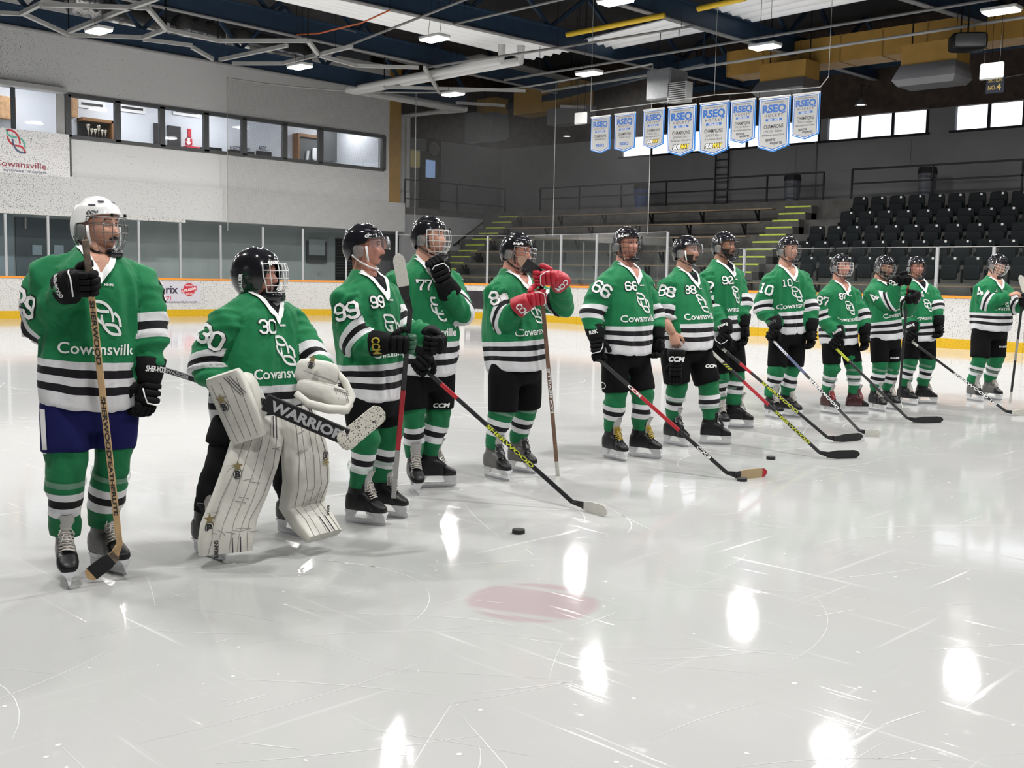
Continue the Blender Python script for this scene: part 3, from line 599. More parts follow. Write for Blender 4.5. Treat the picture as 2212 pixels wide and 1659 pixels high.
c = atY(937, 322, Y2 - .05); d = thing('wall_clock', c, 'square dark wall clock above the corner door', 'clock'); MB().box(c, (.75, .06, .85)).build('case', M_black, d); MB().tube([c - V((0, .03, 0)), c - V((0, .05, 0))], .28, 20).build('dial', mat('clock_dial', (.12, .11, .1), .5), d)
# ------------------------------------------------------------------ right wall, windows, cladding
zs = atX(1890, 297, XR)[2]; wz1 = zg - .02
wins = [(1345, 1770), (1788, 2003), (2062, 2290)]
xsw = []
for a, b in wins:
    ya, yb2 = atX(a, 280, XR)[1], atX(b, 270, XR)[1]; xsw.append((ya, yb2))
rw = MB().bb((XR, -14, 0), (XR + .2, Y2 + .1, zs))
yy = Y2 + .1
for ya, yb2 in xsw: rw.bb((XR, ya, zs), (XR + .2, yy, zg)); yy = yb2
rw.bb((XR, -14, zs), (XR + .2, yy, zg)); struct(rw, 'wall_right', M_wallR)['label'] = 'grey panelled wall behind the stands'
struct(MB().bb((XR - .04, -14, zg), (XR + .2, Y2 + .1, 10.2)), 'wall_right', M_wood)['label'] = 'dark stained wood cladding above the right wall'
for i, (ya, yb2) in enumerate(xsw):
    w = thing('window_%d' % (i + 3), (XR, (ya + yb2) / 2, zs), 'frosted daylight window band %s' % ['partly behind the banners', 'right of the banners', 'at the right edge'][i], None, None, 'structure')
    MB().bb((XR - .08, yb2 - .1, zs - .05), (XR + .1, ya + .15, zs + .02)).build('sill', M_black, w)
    n = [6, 3, 3][i]; st = (ya - yb2) / n
    for k in range(n):
        MB().bb((XR + .05, yb2 + k * st + .05, zs + .02), (XR + .07, yb2 + (k + 1) * st - .05, wz1)).build('pane', M_frost, w)
        MB().bb((XR, yb2 + k * st - .05, zs), (XR + .1, yb2 + k * st + .05, wz1)).build('mullion', M_black, w)
# wall conduits and shallow panels
for y in (atX(1760, 400, XR)[1], ):
    tag(MB().tube([(XR - .04, y, zp), (XR - .04, y, zs)], .05, 8).build('wall_pipe', M_wallR), 'grey vertical pipe on the right wall beside the grey bin', 'pipe')
for i, (x0, x1) in enumerate(((1495, 1720), (1808, 1968), (2080, 2300))):
    ya, yb2 = atX(x0, 330, XR)[1], atX(x1, 330, XR)[1]; struct(MB().bb((XR - .02, yb2, zs - 1.05), (XR, ya, zs - .15)), 'trim_%d' % (i + 3), M_wallR)['label'] = 'shallow grey wall panel below the frosted windows'
# ------------------------------------------------------------------ stands
NB, RUN, RISE, X0, Z0 = 6, .755, .486, 28.35, 1.5
st = thing('stands', (29, 20, 0), 'dark concrete terraces of the stands', None, None, 'structure')
ysL = atX(1140, 540, 29.5)[1]; ysR = 17.9
for k in range(NB):
    x = X0 + RUN * k; zt = Z0 + RISE * k - .42
    MB().bb((x - .15, -14, zt - RISE - .3), (x + RUN + .2, 33.6, zt)).build('terrace', M_conc, st)
MB().bb((X0 + RUN * NB - .1, -14, 3.0), (XR, 33.9, zp)).build('walkway', M_conc, st)
MB().bb((28.15, -14, 0), (28.9, 33.6, .6)).build('footing', M_conc, st)
br0 = MB().beam((0, 0, -.4), (0, 0, -.03), .05, .06).beam((.0, 0, -.4), (-.22, 0, -.05), .05, .05)
for k in range(NB):
    x = X0 + RUN * k; z = Z0 + RISE * k
    ya = 31.4; yb_ = 19.4 if k else -10
    names = ['lowest', 'second', 'third', 'fourth', 'fifth', 'topmost']
    b = thing('bench', (x, (ya + yb_) / 2, z - .42), '%s wooden bench plank row of the dark stands' % names[k], 'bench', 'wooden benches of the stands')
    MB().bb((x - .16, yb_, z - .035), (x + .12, ya, z)).build('plank', M_plank, b)
    n = int((ya - max(yb_, 8)) / 2.2); 
    me = None
    for i in range(n + 1):
        y = ya - .4 - i * 2.2
        if me is None:
            mb = MB(); mb.v = [br0.v[0] + V((x, y, z)), br0.v[1] + V((x, y, z))]; mb.f = br0.f; mb.mi = br0.mi; mb.n = br0.n; me = mb.build('bracket', M_black, b); y00 = y
        else:
            c = me.copy(); COL.objects.link(c); c.parent = b; c.location = Vector((0, y - y00, 0))
# stairs with lime nosings
def stair(yc_of, n, wd, label):
    s = thing('stair_flight', (29, yc_of(0), 0), label, None, None, 'structure')
    for i in range(n):
        x = X0 - .1 + RUN / 2 * i; z = Z0 - .42 + RISE / 2 * (i + 1); y = yc_of(i)
        MB().bb((x, y - wd / 2, z - .6), (x + RUN / 2 + .3, y + wd / 2, z)).build('step', M_conc, s)
        MB().bb((x - .012, y - wd / 2 + .03, z - .045), (x + .06, y + wd / 2 - .03, z + .008)).build('nosing', M_lime, s)
stair(lambda i: 18.7, 12, 1.0, 'concrete stair flight with lime nosings between benches and seats')
stair(lambda i: 32.0, 12, 1.15, 'concrete stair flight with lime nosings in the corner')
p0 = atY(980, 530, 33.9); p1 = atY(1072, 458, 33.9); hr = thing('handrail', p0, 'black sloping handrail on the platform wall', 'handrail'); MB().tube([p0, p1], .035, 8).build('bar', M_rail, hr)
for t in (.12, .5, .9): c = p0 + (p1 - p0) * t; MB().tube([c, c - UP * .12, c - UP * .12 + V((0, .08, 0))], .02, 6).build('bracket', M_rail, hr)
rail([(33.1, 30.9, zp), (33.1, 18.2, zp)], 'long black guard rail above the wooden benches', .5, .92, 2.1)
rail([(33.1, 17.2, zp), (33.1, 4, zp)], 'long black guard rail above the black seats', .5, .95, 2.6)
# flip-up seats, all one kind
def make_seat(x, y, z):
    s = thing('stadium_seat', (x, y, z), None, 'seat', 'black flip-up stadium seats')
    w_ = .25; MB().se((x + .06, y, z + .62), (.03, w_, .23), None, .35, 6, 12).build('backrest', M_seat, s, True)
    MB().se((x - .04, y, z + .42), (.035, w_ - .03, .2), None, .35, 6, 12).build('folded_seat', M_seat, s, True)
    MB().bb((x - .02, y + .27, z), (x + .08, y + .3, z + .5)).build('standard', M_seat, s)
    MB().bb((x + .015, y - .15, z + .76), (x + .025, y - .09, z + .82)).build('number_tag', M_tagw, s)
    return s
PITCH, YS0, XS0, ZS0 = .60, 13.65 * 1.2, 29.06, 1.43
seat0 = make_seat(XS0, YS0, ZS0); rown = ['front', 'second', 'third', 'fourth', 'top']
first = True
ordn = ['first', 'second', 'third', 'fourth', 'fifth', 'sixth', 'seventh', 'eighth', 'ninth', 'tenth', 'eleventh', 'twelfth', 'thirteenth']
for k in range(5):
    off = [.0, .0, 0, 0, 0][k]
    for i in range(-1 if k in (0, 1, 2) else 0, 12):
        dl = (.755 * k, -PITCH * i + off, .478 * k)
        if first: o = seat0; first = False; o.location = o.location + Vector(dl)
        else: o = copy_tree(seat0); o.location = Vector((XS0 + dl[0], YS0 + dl[1], ZS0 + dl[2]))
        j = i + (1 if k in (0, 1, 2) else 0)
        o['label'] = 'black flip-up seat, %s from the lime stairs in the %s row' % (ordn[j], rown[k])
# bins on the walkway, ladder on the wall
def bin_(px, m, label, hw):
    c = gnd(px, 440 - (px - 1710) * .05, zp); c = V((34.2, c[1] * 34.2 / c[0], zp)); b = thing('waste_bin', c, label, 'bin')
    MB().tube([c, c + UP * .85], [.24, .29], 14).build('body', m, b); MB().tube([c + UP * .8, c + UP * .86, c + UP * 1.0], [.3, .3, .27], 14).build('lid', M_black, b)
bin_(1710, mat('grey_bin', (.10, .105, .12), .5), 'grey round waste bin behind the bench rail', .3); bin_(2001, MT['grey_bin'], 'grey round waste bin behind the seat rail', .3); bin_(1384, mat('blue_bin', (.015, .05, .2), .5), 'blue waste bin behind the netting edge', .3)
y = atX(1563, 400, XR)[1]; ld = thing('wall_ladder', (XR - .15, y, zp), 'black steel ladder fixed to the right wall', 'ladder')
for s in (-.28, .28): MB().beam((XR - .15, y + s, zp), (XR - .15, y + s, zs + .1), .05, .03).build('side_bar', M_rail, ld)
for i in range(9): MB().beam((XR - .15, y - .28, zp + .2 + i * .27), (XR - .15, y + .28, zp + .2 + i * .27), .03, .03).build('rung', M_rail, ld)
# ------------------------------------------------------------------ roof
ZR = 10.2
M_deck = mat('dark_roof_deck', (.03, .028, .028), .8, noise=.3, nscale=1.5)
struct(MB().bb((-24, -24, ZR), (XR + .3, 38, ZR + .2)), 'ceiling', M_deck)['label'] = 'dark roof deck high above the ice'
struct(MB().bb((-24, -24, -.2), (-23.8, 38, ZR)), 'wall_far', M_wallL)['label'] = 'plain hall wall behind the photographer'
struct(MB().bb((-24, -24, -.2), (XR, -23.8, ZR)), 'wall_near', M_wallL)['label'] = 'plain hall wall beside the photographer'
zl = lambda x, y, z: gnd(x, y, z)
ZC = 8.3
def hang(o, pts, r=.012, name='hanger_rod', m=None):
    for q in pts: MB().tube([q, (q[0], q[1], ZR + .01)], r, 5).build(name, m or M_black, o)
def clipx(a, b, lim=35.0):
    a, b = V(a), V(b)
    if b[0] > lim: b = a + (b - a) * (lim - a[0]) / (b[0] - a[0])
    return a, b
def steel(name, pts, z, wd, ht, m, label, cat, group=None):
    P = list(clipx(*[gnd(x, y, z) for x, y in pts])); t = thing(name, P[0], label, cat, group); hang(t, [P[0], P[1]], .03, m=M_blue)
    for a, b in zip(P[:-1], P[1:]):
        d = nrm(b - a); MB().beam(a - d * wd * .2, b + d * wd * .2, wd, ht).build('member', m, t)
    return t
M_cond = mat('grey_conduit_paint', (.22, .22, .22), .6)
def girder(pts, z, label, ext=(0, 0), dep=.55):
    """I-beam: two flanges and a web"""
    P = [gnd(x, y, z) for x, y in pts]; a, b = P; d = nrm(b - a); a = a - d * ext[0]; b = b + d * ext[1]
    t = thing('roof_girder', a, label, 'girder', 'dark blue roof girders')
    MB().beam(a, b, .2, .03).build('bottom_flange', M_cond, t); MB().beam(a + UP * dep / 2, b + UP * dep / 2, .05, dep).build('web', M_blue, t); MB().beam(a + UP * dep, b + UP * dep, .3, .04).build('top_flange', M_blue, t)
    L_ = np.linalg.norm(b - a); n = max(2, int(L_ / 3.0))
    for i in range(n):   # lattice up to the deck
        q0 = a + d * L_ * i / n + UP * dep; q1 = a + d * L_ * (i + .5) / n; q1 = V((q1[0], q1[1], ZR)); q2 = a + d * L_ * (i + 1) / n + UP * dep
        MB().beam(q0, q1, .1, .1).build('diagonal', M_blue, t); MB().beam(q1, q2, .1, .1).build('diagonal', M_blue, t)
    return t
girder([(0, 52), (740, 184)], 8.0, 'dark blue girder running along the top of the block wall', (6, 6))
girder([(322, 10), (910, 138)], 8.4, 'dark blue girder above the foil ducts', (6, 7))
girder([(785, 8), (1450, 158)], 8.5, 'dark blue girder beside the first white corrugated panel', (6, 7))
girder([(1345, 12), (2030, 214)], 8.3, 'dark blue girder passing over the pennants', (8, 2))
girder([(1970, 4), (2212, 78)], 8.4, 'dark blue girder in the top right corner', (6, 6))
for (p, q, lb) in (((505, 245), (1000, 60), 'a'),): pass
# secondary beams across
for i, (p, q) in enumerate((((1100, 232), (1520, 130)), ((1420, 152), (2212, 22)), ((1500, 196), (2212, 92)))):
    steel('purlin', [p, q], 8.7, .2, .25, M_blue, ['blue purlin behind the first pennants', 'blue purlin behind the long white conduit', 'blue purlin crossing the ochre duct'][i], 'beam', 'blue roof purlins')
# grey deck strips
def strip(quad, z, m, label, name='deck_strip', cat='panel', group=None, th=.05):
    P = V([gnd(x, y, z) for x, y in quad]); v = np.concatenate([P, P + UP * th]); o = mk(name, v, [(0, 1, 2, 3), (7, 6, 5, 4), (0, 4, 5, 1), (1, 5, 6, 2), (2, 6, 7, 3), (3, 7, 4, 0)], m); return tag(o, label, cat, group)
M_strip = mat('weathered_deck', (.16, .155, .15), .8, noise=.2, nscale=2)
strip([(335, -4), (430, -4), (695, 62), (640, 66)], 8.9, M_strip, 'weathered grey deck strip left of the white panels', group='grey deck strips'); strip([(640, 78), (740, 62), (960, 128), (890, 142)], 8.9, M_strip, 'weathered grey deck strip beneath the corrugated panel', group='grey deck strips'); strip([(960, 132), (1040, 120), (1240, 172), (1170, 190)], 8.9, M_strip, 'weathered grey deck strip above the corner', group='grey deck strips')
# foil-wrapped ducts near the wall
M_foil = mat('crinkled_foil', (.55, .55, .55), .22, .9, bump=1.0, bscale=7)
for i, (p, q) in enumerate((((225, 34), (345, 62)), ((385, 60), (470, 82)), ((505, 88), (660, 122)), ((150, -4), (215, 8)))):
    a, b = gnd(*p, 9.2), gnd(*q, 9.2); L_ = np.linalg.norm(b - a); pts = [a + (b - a) * t for t in np.linspace(0, 1, 9)]
    fo_ = tag(MB().tube(pts, [.42 + .06 * math.sin(k * 2.3) for k in range(9)], 12).build('foil_duct', M_foil, None, True), ['crinkled foil duct above the leftmost lamp', 'crinkled foil duct between the two left lamps', 'crinkled foil duct left of the white pipes', 'crinkled foil duct at the top left edge'][i], 'duct', 'foil-wrapped ducts'); hang(fo_, [pts[1], pts[-2]])
# corrugated white panels
M_corr = mat('white_corrugated_glow', (.78, .78, .77), .5, emit=(.95, .97, 1), estr=.13)  # faint self-glow added to brighten the panels, which get only bounced light
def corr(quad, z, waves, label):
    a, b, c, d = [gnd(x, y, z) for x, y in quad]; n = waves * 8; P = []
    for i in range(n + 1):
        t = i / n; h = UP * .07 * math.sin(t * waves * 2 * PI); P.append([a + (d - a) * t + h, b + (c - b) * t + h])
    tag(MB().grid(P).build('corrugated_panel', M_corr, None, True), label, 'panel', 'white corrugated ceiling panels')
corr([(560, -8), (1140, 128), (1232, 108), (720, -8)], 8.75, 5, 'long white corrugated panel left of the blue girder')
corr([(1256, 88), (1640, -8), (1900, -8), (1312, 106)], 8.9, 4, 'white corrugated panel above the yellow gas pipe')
# bracing, conduits and hangers
BR = [((85, 10), (319, 17)), ((319, 17), (359, 63)), ((359, 63), (309, 81)), ((309, 81), (149, 75)), ((149, 75), (51, 30)), ((149, 68), (258, 24)), ((359, 63), (471, 88)), ((471, 88), (665, 88)), ((475, 129), (620, 98)), ((415, 102), (459, 127)), ((502, 137), (610, 137)), ((610, 137), (760, 100)), ((665, 88), (690, 120)), ((690, 120), (770, 142)), ((0, 28), (45, 30)), ((45, 30), (88, 8)), ((309, 85), (415, 98)), ((770, 142), (905, 146)), ((917, 146), (950, 200)), ((830, 188), (1135, 196)), ((258, 24), (340, -4)), ((985, 222), (1090, 228)), ((1210, 230), (1265, 232))]
br_t = thing('roof_bracing', gnd(400, 90, 7.85), 'grey bolted roof bracing around the left hanging lamps', 'bracing')
for i, (p, q) in enumerate(BR):
    a, b = gnd(*p, 7.85), gnd(*q, 7.85); MB().beam(a, b, .10, .10).build('brace', M_lgrey, br_t)
hang(br_t, [gnd(*p, 7.85) for p in ((319, 17), (359, 63), (471, 88), (665, 88), (149, 75), (830, 188))], .02)
CO = [((700, 119), (1010, -3), .04, 'grey conduit crossing the corrugated panel'), ((917, 146), (1240, 98), .045, 'grey conduit beside the white risers'), ((1240, 98), (1500, -4 + 60), .04, 'grey conduit running to the yellow pipe'), ((980, 52), (1225, -4), .04, 'grey conduit above the second lamp'), ((1090, 173), (2160, -4), .045, 'long grey conduit carrying the lamp over the pennants'), ((1170, 198), (2212, 37), .05, 'long white conduit in front of the ochre duct'), ((1790, 236), (2212, 160), .02, 'thin wire along the wood cladding')]
for p, q, r, lb in CO:
    a, b = clipx(gnd(*p, 7.9), gnd(*q, 7.9)); o = tag(MB().tube([a, b], r * .8, 8).build('conduit', M_lgrey if 'long white' in lb else M_cond, None, True), lb, 'pipe'); hang(o, [a + (b - a) * .1, a + (b - a) * .9], .008)
tag(MB().tube([gnd(1225, 75, 8.2), gnd(1435, 33, 8.2)], .07, 10).build('gas_pipe', M_yellow, None, True), 'yellow gas pipe left of the lamp over the girder', 'pipe'); tag(MB().tube([gnd(1508, 19, 8.2), gnd(1610, -4, 8.2)], .07, 10).build('gas_pipe', M_yellow, None, True), 'yellow gas pipe at the top edge', 'pipe')
M_cable = mat('orange_cable', (.6, .12, .03), .5)
cu = [gnd(*p, 8.1) for p in ((640, 75), (690, 72), (730, 62), (780, 50), (842, 22))]; cb_ = tag(MB().tube(cu, .02, 6).build('cable', M_cable, None, True), 'orange cable under the white corrugated panel', 'cable'); hang(cb_, [cu[0], cu[-1]], .006)
# white insulated heating pipes
M_pvc = mat('white_insulation', (.72, .72, .71), .5)
for i, dx in enumerate((0, 1)):
    P = [gnd(1083 + dx * 42, 130 + dx * 2, 8.0) + UP * .45, gnd(1083 + dx * 42, 130 + dx * 2, 8.0), gnd(752 + dx * 22, 194 + dx * 3, 8.0), gnd(1004 - dx * 22, 236 - dx * 1, 8.0)]
    q = gnd(870 + dx * 11, 249 + dx * 2, 8.0); P += [q, V((q[0], q[1], 3.2))]
    tag(MB().tube(P, .125, 12).build('heating_pipe', M_pvc, None, True, ang=50), ['outer white insulated heating pipe bending down beside the ochre column', 'inner white insulated heating pipe bending down beside the ochre column'][i], 'pipe')
# ------------------------------------------------------------------ lamps on a regular grid over the ice
Lx = [12.95 + 6.08 * i for i in range(-2, 3)]; Ly = [27.5 - 5.93 * i for i in range(0, 6)]
ldat = bpy.data.lights.new('lamp_light', 'AREA'); ldat.shape = 'RECTANGLE'; ldat.size = .62; ldat.size_y = .36; ldat.energy = LAMP_W; ldat.color = (1, .985, .96); ldat.spread = math.radians(175)
proto = None
LB = {(12.95, 0): 'bright hanging lamp furthest left over the block wall', (19.03, 0): 'bright hanging lamp above the middle viewing windows', (25.11, 0): 'bright hanging lamp just above the netting corner', (19.03, 1): 'bright hanging lamp beside the long corrugated panel', (25.11, 1): 'bright hanging lamp above the white square panel', (25.11, 2): 'bright hanging lamp above the pennants', (25.11, 3): 'bright hanging lamp at the top right', (19.03, 2): 'bright hanging lamp cut by the top edge'}
for i, lx in enumerate(Lx):
    for j, ly in enumerate(Ly):
        if proto is None:
            lamp = thing('hanging_lamp', (0, 0, 7.5), None, 'lamp', 'hanging lamps over the ice')
            MB().box((0, 0, 7.56), (.42, .78, .08)).build('housing', M_white, lamp, bevel=.015)
            for s in (-.11, .11): MB().box((s, 0, 7.505), (.17, .7, .04)).build('diffuser', M_lampf, lamp)
            for s in (-.25, .25): MB().tube([(0, s, 7.6), (0, s * .6, 8.3), (0, s * .6, ZR)], .006, 5).build('hanger_wire', M_black, lamp)
            li = bpy.data.objects.new('lamp_light', ldat); COL.objects.link(li); li.parent = lamp; li.location = (0, 0, -.03)
            proto = lamp; o = lamp
        else: o = copy_tree(proto)
        o.location = Vector((lx, ly, 7.5)); o['label'] = LB.get((round(lx, 2), j), 'bright hanging lamp of the grid outside the picture')
# ------------------------------------------------------------------ pennants on a cord
XB = 23.0
ban = [(1277, 1319, 250, 331), (1328, 1373, 243, 328), (1390, 1435, 234, 321), (1443, 1504, 227, 337), (1512, 1576, 219, 336), (1579, 1633, 214, 310), (1640, 1708, 208, 328), (1713, 1772, 200, 301)]
txt = [('2013-2014', 'BENJAMIN Div.2', '', 'RSEQ'), ('2013-2014', 'CADET Div.2', '', 'RSEQ'), ('2015-2016', 'CADET Div.1', 'Saison régulière Section Sud', 'SUBWAY'), ('2015-2016', 'JUVÉNILE Div.1', 'Section Centre', 'SUBWAY'), ('2015-2016', 'CADET Div.1', 'Section Sud', 'SUBWAY'), ('2023-2024', 'M15 D1 Relève', 'Saison régulière Section Centre', 'sports'), ('2024-2025', 'M15 D1 Relève', 'Éliminatoires Section Centre', 'sports'), ('2024-2025', 'M15 D1 Relève', 'Saison régulière Section Centre', 'sports')]
M_subw = mat('yellow_print', (.8, .6, .02), .5)
posn = ['leftmost', 'second from left', 'third from left', 'fourth from left', 'fifth from left', 'sixth from left', 'seventh from left', 'rightmost']
EY = V((0, -1, 0))
c0 = [atX(*p, XB) for p in ((1276, 240), (1400, 225), (1543, 205), (1650, 198), (1772, 188), (1790, 165))]
for i, (x0, x1, y0, y1) in enumerate(ban):
    a = atX(x0, y0 + 4, XB); b = atX(x1, y0, XB); lo = atX((x0 + x1) / 2, y1, XB)
    wd = a[1] - b[1]; zt = (a[2] + b[2]) / 2; ht = zt - lo[2]; yc = (a[1] + b[1]) / 2
    t = thing('championship_pennant', (XB, yc, lo[2]), 'white blue-edged hockey champions pennant, %s on the cord' % posn[i], 'pennant', 'champions pennants on the cord')
    o = V((XB, yc, lo[2])); hw = wd / 2
    out = lambda m, k: [(-hw + m, ht - m), (-hw + m, ht * .1 + m * .6), (0, m), (hw - m, ht * .1 + m * .6), (hw - m, ht - m)]
    MB().prism(out(0, 0)[::-1], o + V((.012, 0, 0)), EY, UP, -.012).build('cloth', M_sky, t)
    e = wd / 100.
    def fm(sh, m, nm, of): flat_mark(sh, o - V((.002, 0, 0)), EY, UP, m, nm, t, of)
    fm((np.array(out(4 * e, 0)), [(0, 1, 2, 3, 4)]), M_wht, 'white_edge', .002); fm((np.array(out(6 * e, 0)), [(0, 1, 2, 3, 4)]), M_pblue, 'inner_edge', .003); fm((np.array(out(8.5 * e, 0)), [(0, 1, 2, 3, 4)]), M_banner, 'field', .004)
    fm(text_poly('RSEQ', 21 * e, 0, ht * .80, bold=.045, width=74 * e), M_pblue, 'print', .006); fm(text_poly('RÉSEAU DU SPORT ÉTUDIANT', 4 * e, 0, ht * .905, width=60 * e), M_ink, 'print', .006)
    fm(text_poly('H O C K E Y', 9 * e, 0, ht * .675, bold=.005, width=58 * e), M_ink, 'print', .006)
    fm((np.array([(-26 * e, ht * .57), (26 * e, ht * .57), (26 * e, ht * .615), (-26 * e, ht * .615)]), [(0, 1, 2, 3)]), M_pblue, 'print', .006); fm(text_poly(txt[i][0], 5.5 * e, 0, ht * .5925, bold=.01, width=36 * e), M_wht, 'print', .008)
    fm(text_poly('CHAMPIONS', 11 * e, 0, ht * .47, bold=.01, width=62 * e), M_blk, 'print', .006); fm(text_poly('- ' + txt[i][1] + ' -', 7 * e, 0, ht * .385, width=62 * e), M_ink, 'print', .006)
    if txt[i][2]: fm(text_poly(txt[i][2], 6 * e, 0, ht * .315, width=min(70, 5.2 * len(txt[i][2])) * e), M_ink, 'print', .006)
    L4 = txt[i][3]
    if L4 == 'RSEQ': fm(text_poly('RSEQ', 10 * e, 0, ht * .22, bold=.04, width=42 * e), M_pblue, 'print', .006)
    elif L4 == 'SUBWAY': fm(text_poly('SUB', 12 * e, -14 * e, ht * .19, bold=.04, width=26 * e, slant=.2), M_wht, 'print', .007); fm(text_poly('SUBWAY', 13 * e, 0, ht * .19, bold=.09, width=60 * e, slant=.2), M_blk, 'print', .006); fm(text_poly('WAY', 12 * e, 14 * e, ht * .19, bold=.04, width=31 * e, slant=.2), M_subw, 'print', .008)
    else: fm(text_poly('sports', 9 * e, -8 * e, ht * .235, bold=.02, width=32 * e), M_ink, 'print', .006); fm(text_poly('experts', 9 * e, 10 * e, ht * .175, bold=.02, width=38 * e), M_ink, 'print', .006)
    MB().tube([(XB, yc - hw, zt), (XB, yc + hw, zt)], .022, 8).build('hanging_rod', M_white, t)
    for s in (-1, 1): MB().tube([(XB, yc + hw * s, zt), (XB, yc + hw * s, float(np.interp(-(yc + hw * s), [-q[1] for q in c0], [q[2] for q in c0])))], .006, 4).build('tie', M_black, t)
tag(MB().tube(c0, .012, 6).build('rope', M_lgrey), 'grey rope from which the pennants hang', 'rope'); RO = [o for o in COL.objects if o.name == 'rope'][0]; hang(RO, [c0[0], c0[2], c0[-1]], .006, m=M_lgrey)
# ------------------------------------------------------------------ ochre air duct with drops, hoods, heater, speaker, signs
XD = 30.0
M_hood = mat('grey_hood', (.2, .2, .21), .5, .2)
def duct(p_lo0, p_lo1, p_hi, label, X=XD, dep=1.0):
    a = atX(*p_lo0, X); b = atX(*p_lo1, X); h = atX(*p_hi, X)
    zlo = (a[2] + b[2]) / 2; t = thing('air_duct', (X, (a[1] + b[1]) / 2, zlo), label, 'duct', 'ochre air ducts'); n = max(2, int((a[1] - b[1]) / 1.2)); st_ = (a[1] - b[1]) / n
    for i in range(n): MB().bb((X, b[1] + i * st_ + .01, zlo), (X + dep, b[1] + (i + 1) * st_ - .01, h[2])).build('duct_section', M_yduct, t)
    hang(t, [(X + .5, b[1] + 1, h[2]), (X + .5, a[1] - 1, h[2])], .02)
    for i in range(n + 1): MB().bb((X - .015, b[1] + i * st_ - .02, zlo - .015), (X + dep, b[1] + i * st_ + .02, h[2] + .015)).build('joint', mat('duct_joint', (.3, .17, .04), .55), t)
duct((1570, 163), (2212, 82), (1900, 62), 'long ochre air duct along the right side of the roof')
def drop(x0, y0, x1, y1, ys, X, label):
    a = atX(x0, y0, X); b = atX(x1, y1, X); zm = atX((x0 + x1) / 2, ys, X)[2]; t = thing('duct_drop', (X, (a[1] + b[1]) / 2, b[2]), label, 'duct', 'grey-hooded duct drops')
    MB().bb((X, b[1], zm), (X + .8, a[1], a[2])).build('neck', M_yduct, t)
    y0_, y1_ = b[1], a[1]; zb_ = b[2]
    v = [(X - .05, y0_, zm), (X + .8, y0_, zm), (X + .8, y1_, zm), (X - .05, y1_, zm), (X - .3, y0_ - .1, zb_ + .15), (X + .8, y0_ - .1, zb_ + .15), (X + .8, y1_ + .1, zb_ + .15), (X - .3, y1_ + .1, zb_ + .15), (X - .15, y0_, zb_), (X + .7, y0_, zb_), (X + .7, y1_, zb_), (X - .15, y1_, zb_)]
    f = [(0, 1, 2, 3), (8, 11, 10, 9)] + [(k + i, k + (i + 1) % 4, k + 4 + (i + 1) % 4, k + 4 + i) for k in (0, 4) for i in range(4)]
    mk('hood', v, f, M_hood, t); hang(t, [(X + .4, b[1] + .1, a[2]), (X + .4, a[1] - .1, a[2])], .02)
drop(1642, 140, 1738, 200, 172, 29.2, 'grey-hooded duct drop above the rightmost pennants'); drop(1948, 98, 2064, 176, 136, 28.2, 'grey-hooded duct drop below the black loudspeaker')
drop(1030, 215, 1068, 300, 245, 33.5, 'ochre and grey duct drop behind the netting'); 
a = atX(967, 250, 33); b = atX(1027, 306, 33); tag(MB().bb((33, b[1], b[2]), (33.4, a[1], a[2])).build('vent_hood', M_hood), 'grey vent hood high in the corner behind the netting', 'hood'); hang([o for o in COL.objects if o.name == 'vent_hood'][0], [(33.2, (a[1] + b[1]) / 2, a[2])])
a = atX(1110, 212, 33); b = atX(1245, 232, 33); tag(MB().bb((33, b[1], b[2]), (34, a[1], a[2] + .4)).build('air_duct', M_yduct), 'short ochre duct in the corner above the netting', 'duct'); a = atX(1182, 236, 32.5); b = atX(1262, 262, 32.5); tag(MB().bb((32.5, b[1], b[2]), (33.2, a[1], a[2])).build('vent_hood', M_hood), 'grey vent hood left of the unit heater', 'hood'); hang([o for o in COL.objects if o.name == 'vent_hood.001'][0], [(32.8, (a[1] + b[1]) / 2, a[2])])
# unit heater with louvres
XH = 26.5; a = atX(1396, 152, XH); b = atX(1446, 212, XH); h = thing('unit_heater', (XH, (a[1] + b[1]) / 2, b[2]), 'galvanised unit heater with louvred front above the pennants', 'heater')
MB().bb((XH, b[1], b[2]), (XH + .9, a[1], a[2])).build('casing', M_steel, h, bevel=.04)
g0 = atX(1443, 180, XH); g1 = atX(1482, 218, XH); MB().bb((XH, g1[1], g1[2]), (XH + .3, g0[1], g0[2])).build('louvre_frame', M_lgrey, h)
for i in range(9):
    z = g1[2] + .04 + (g0[2] - g1[2] - .08) * i / 8; MB().bb((XH - .02, g1[1] + .04, z - .012), (XH, g0[1] - .04, z + .012)).build('slat', M_black, h)
hang(h, [(XH + .5, b[1] + .1, a[2]), (XH + .5, a[1] - .1, a[2])], .015)
# white square panels, speaker, section sign, small lamps
def card(name, x0, y0, x1, y1, X, th, m, label, cat, bev=.0):
    a = atX(x0, y0, X); b = atX(x1, y1, X); o = tag(MB().bb((X, b[1], b[2]), (X + th, a[1], a[2])).build(name, m, bevel=bev), label, cat); hang(o, [(X + th / 2, b[1] + .1, a[2] - .02), (X + th / 2, a[1] - .1, a[2] - .02)], .006); return o
card('square_panel', 1240, 244, 1266, 267, 26.5, .08, mat('panel_white', (.45, .45, .44), .5), 'white square panel hanging left of the pennants', 'panel', .03); card('square_panel', 2116, 138, 2166, 168, 26.5, .08, mat('panel_white', (.45, .45, .44), .5), 'white square panel hanging beside the section sign', 'panel', .03)
XSg = 28.5; o = card('section_sign', 2131, 165, 2168, 199, XSg, .04, mat('navy_sign', (.015, .02, .035), .5), 'navy section four sign with gold lettering', 'sign')
M_gold = mat('gold_print', (.5, .36, .1), .5); c = atX(2149.5, 182, XSg); e = (atX(2131, 182, XSg)[1] - atX(2168, 182, XSg)[1]) / 37
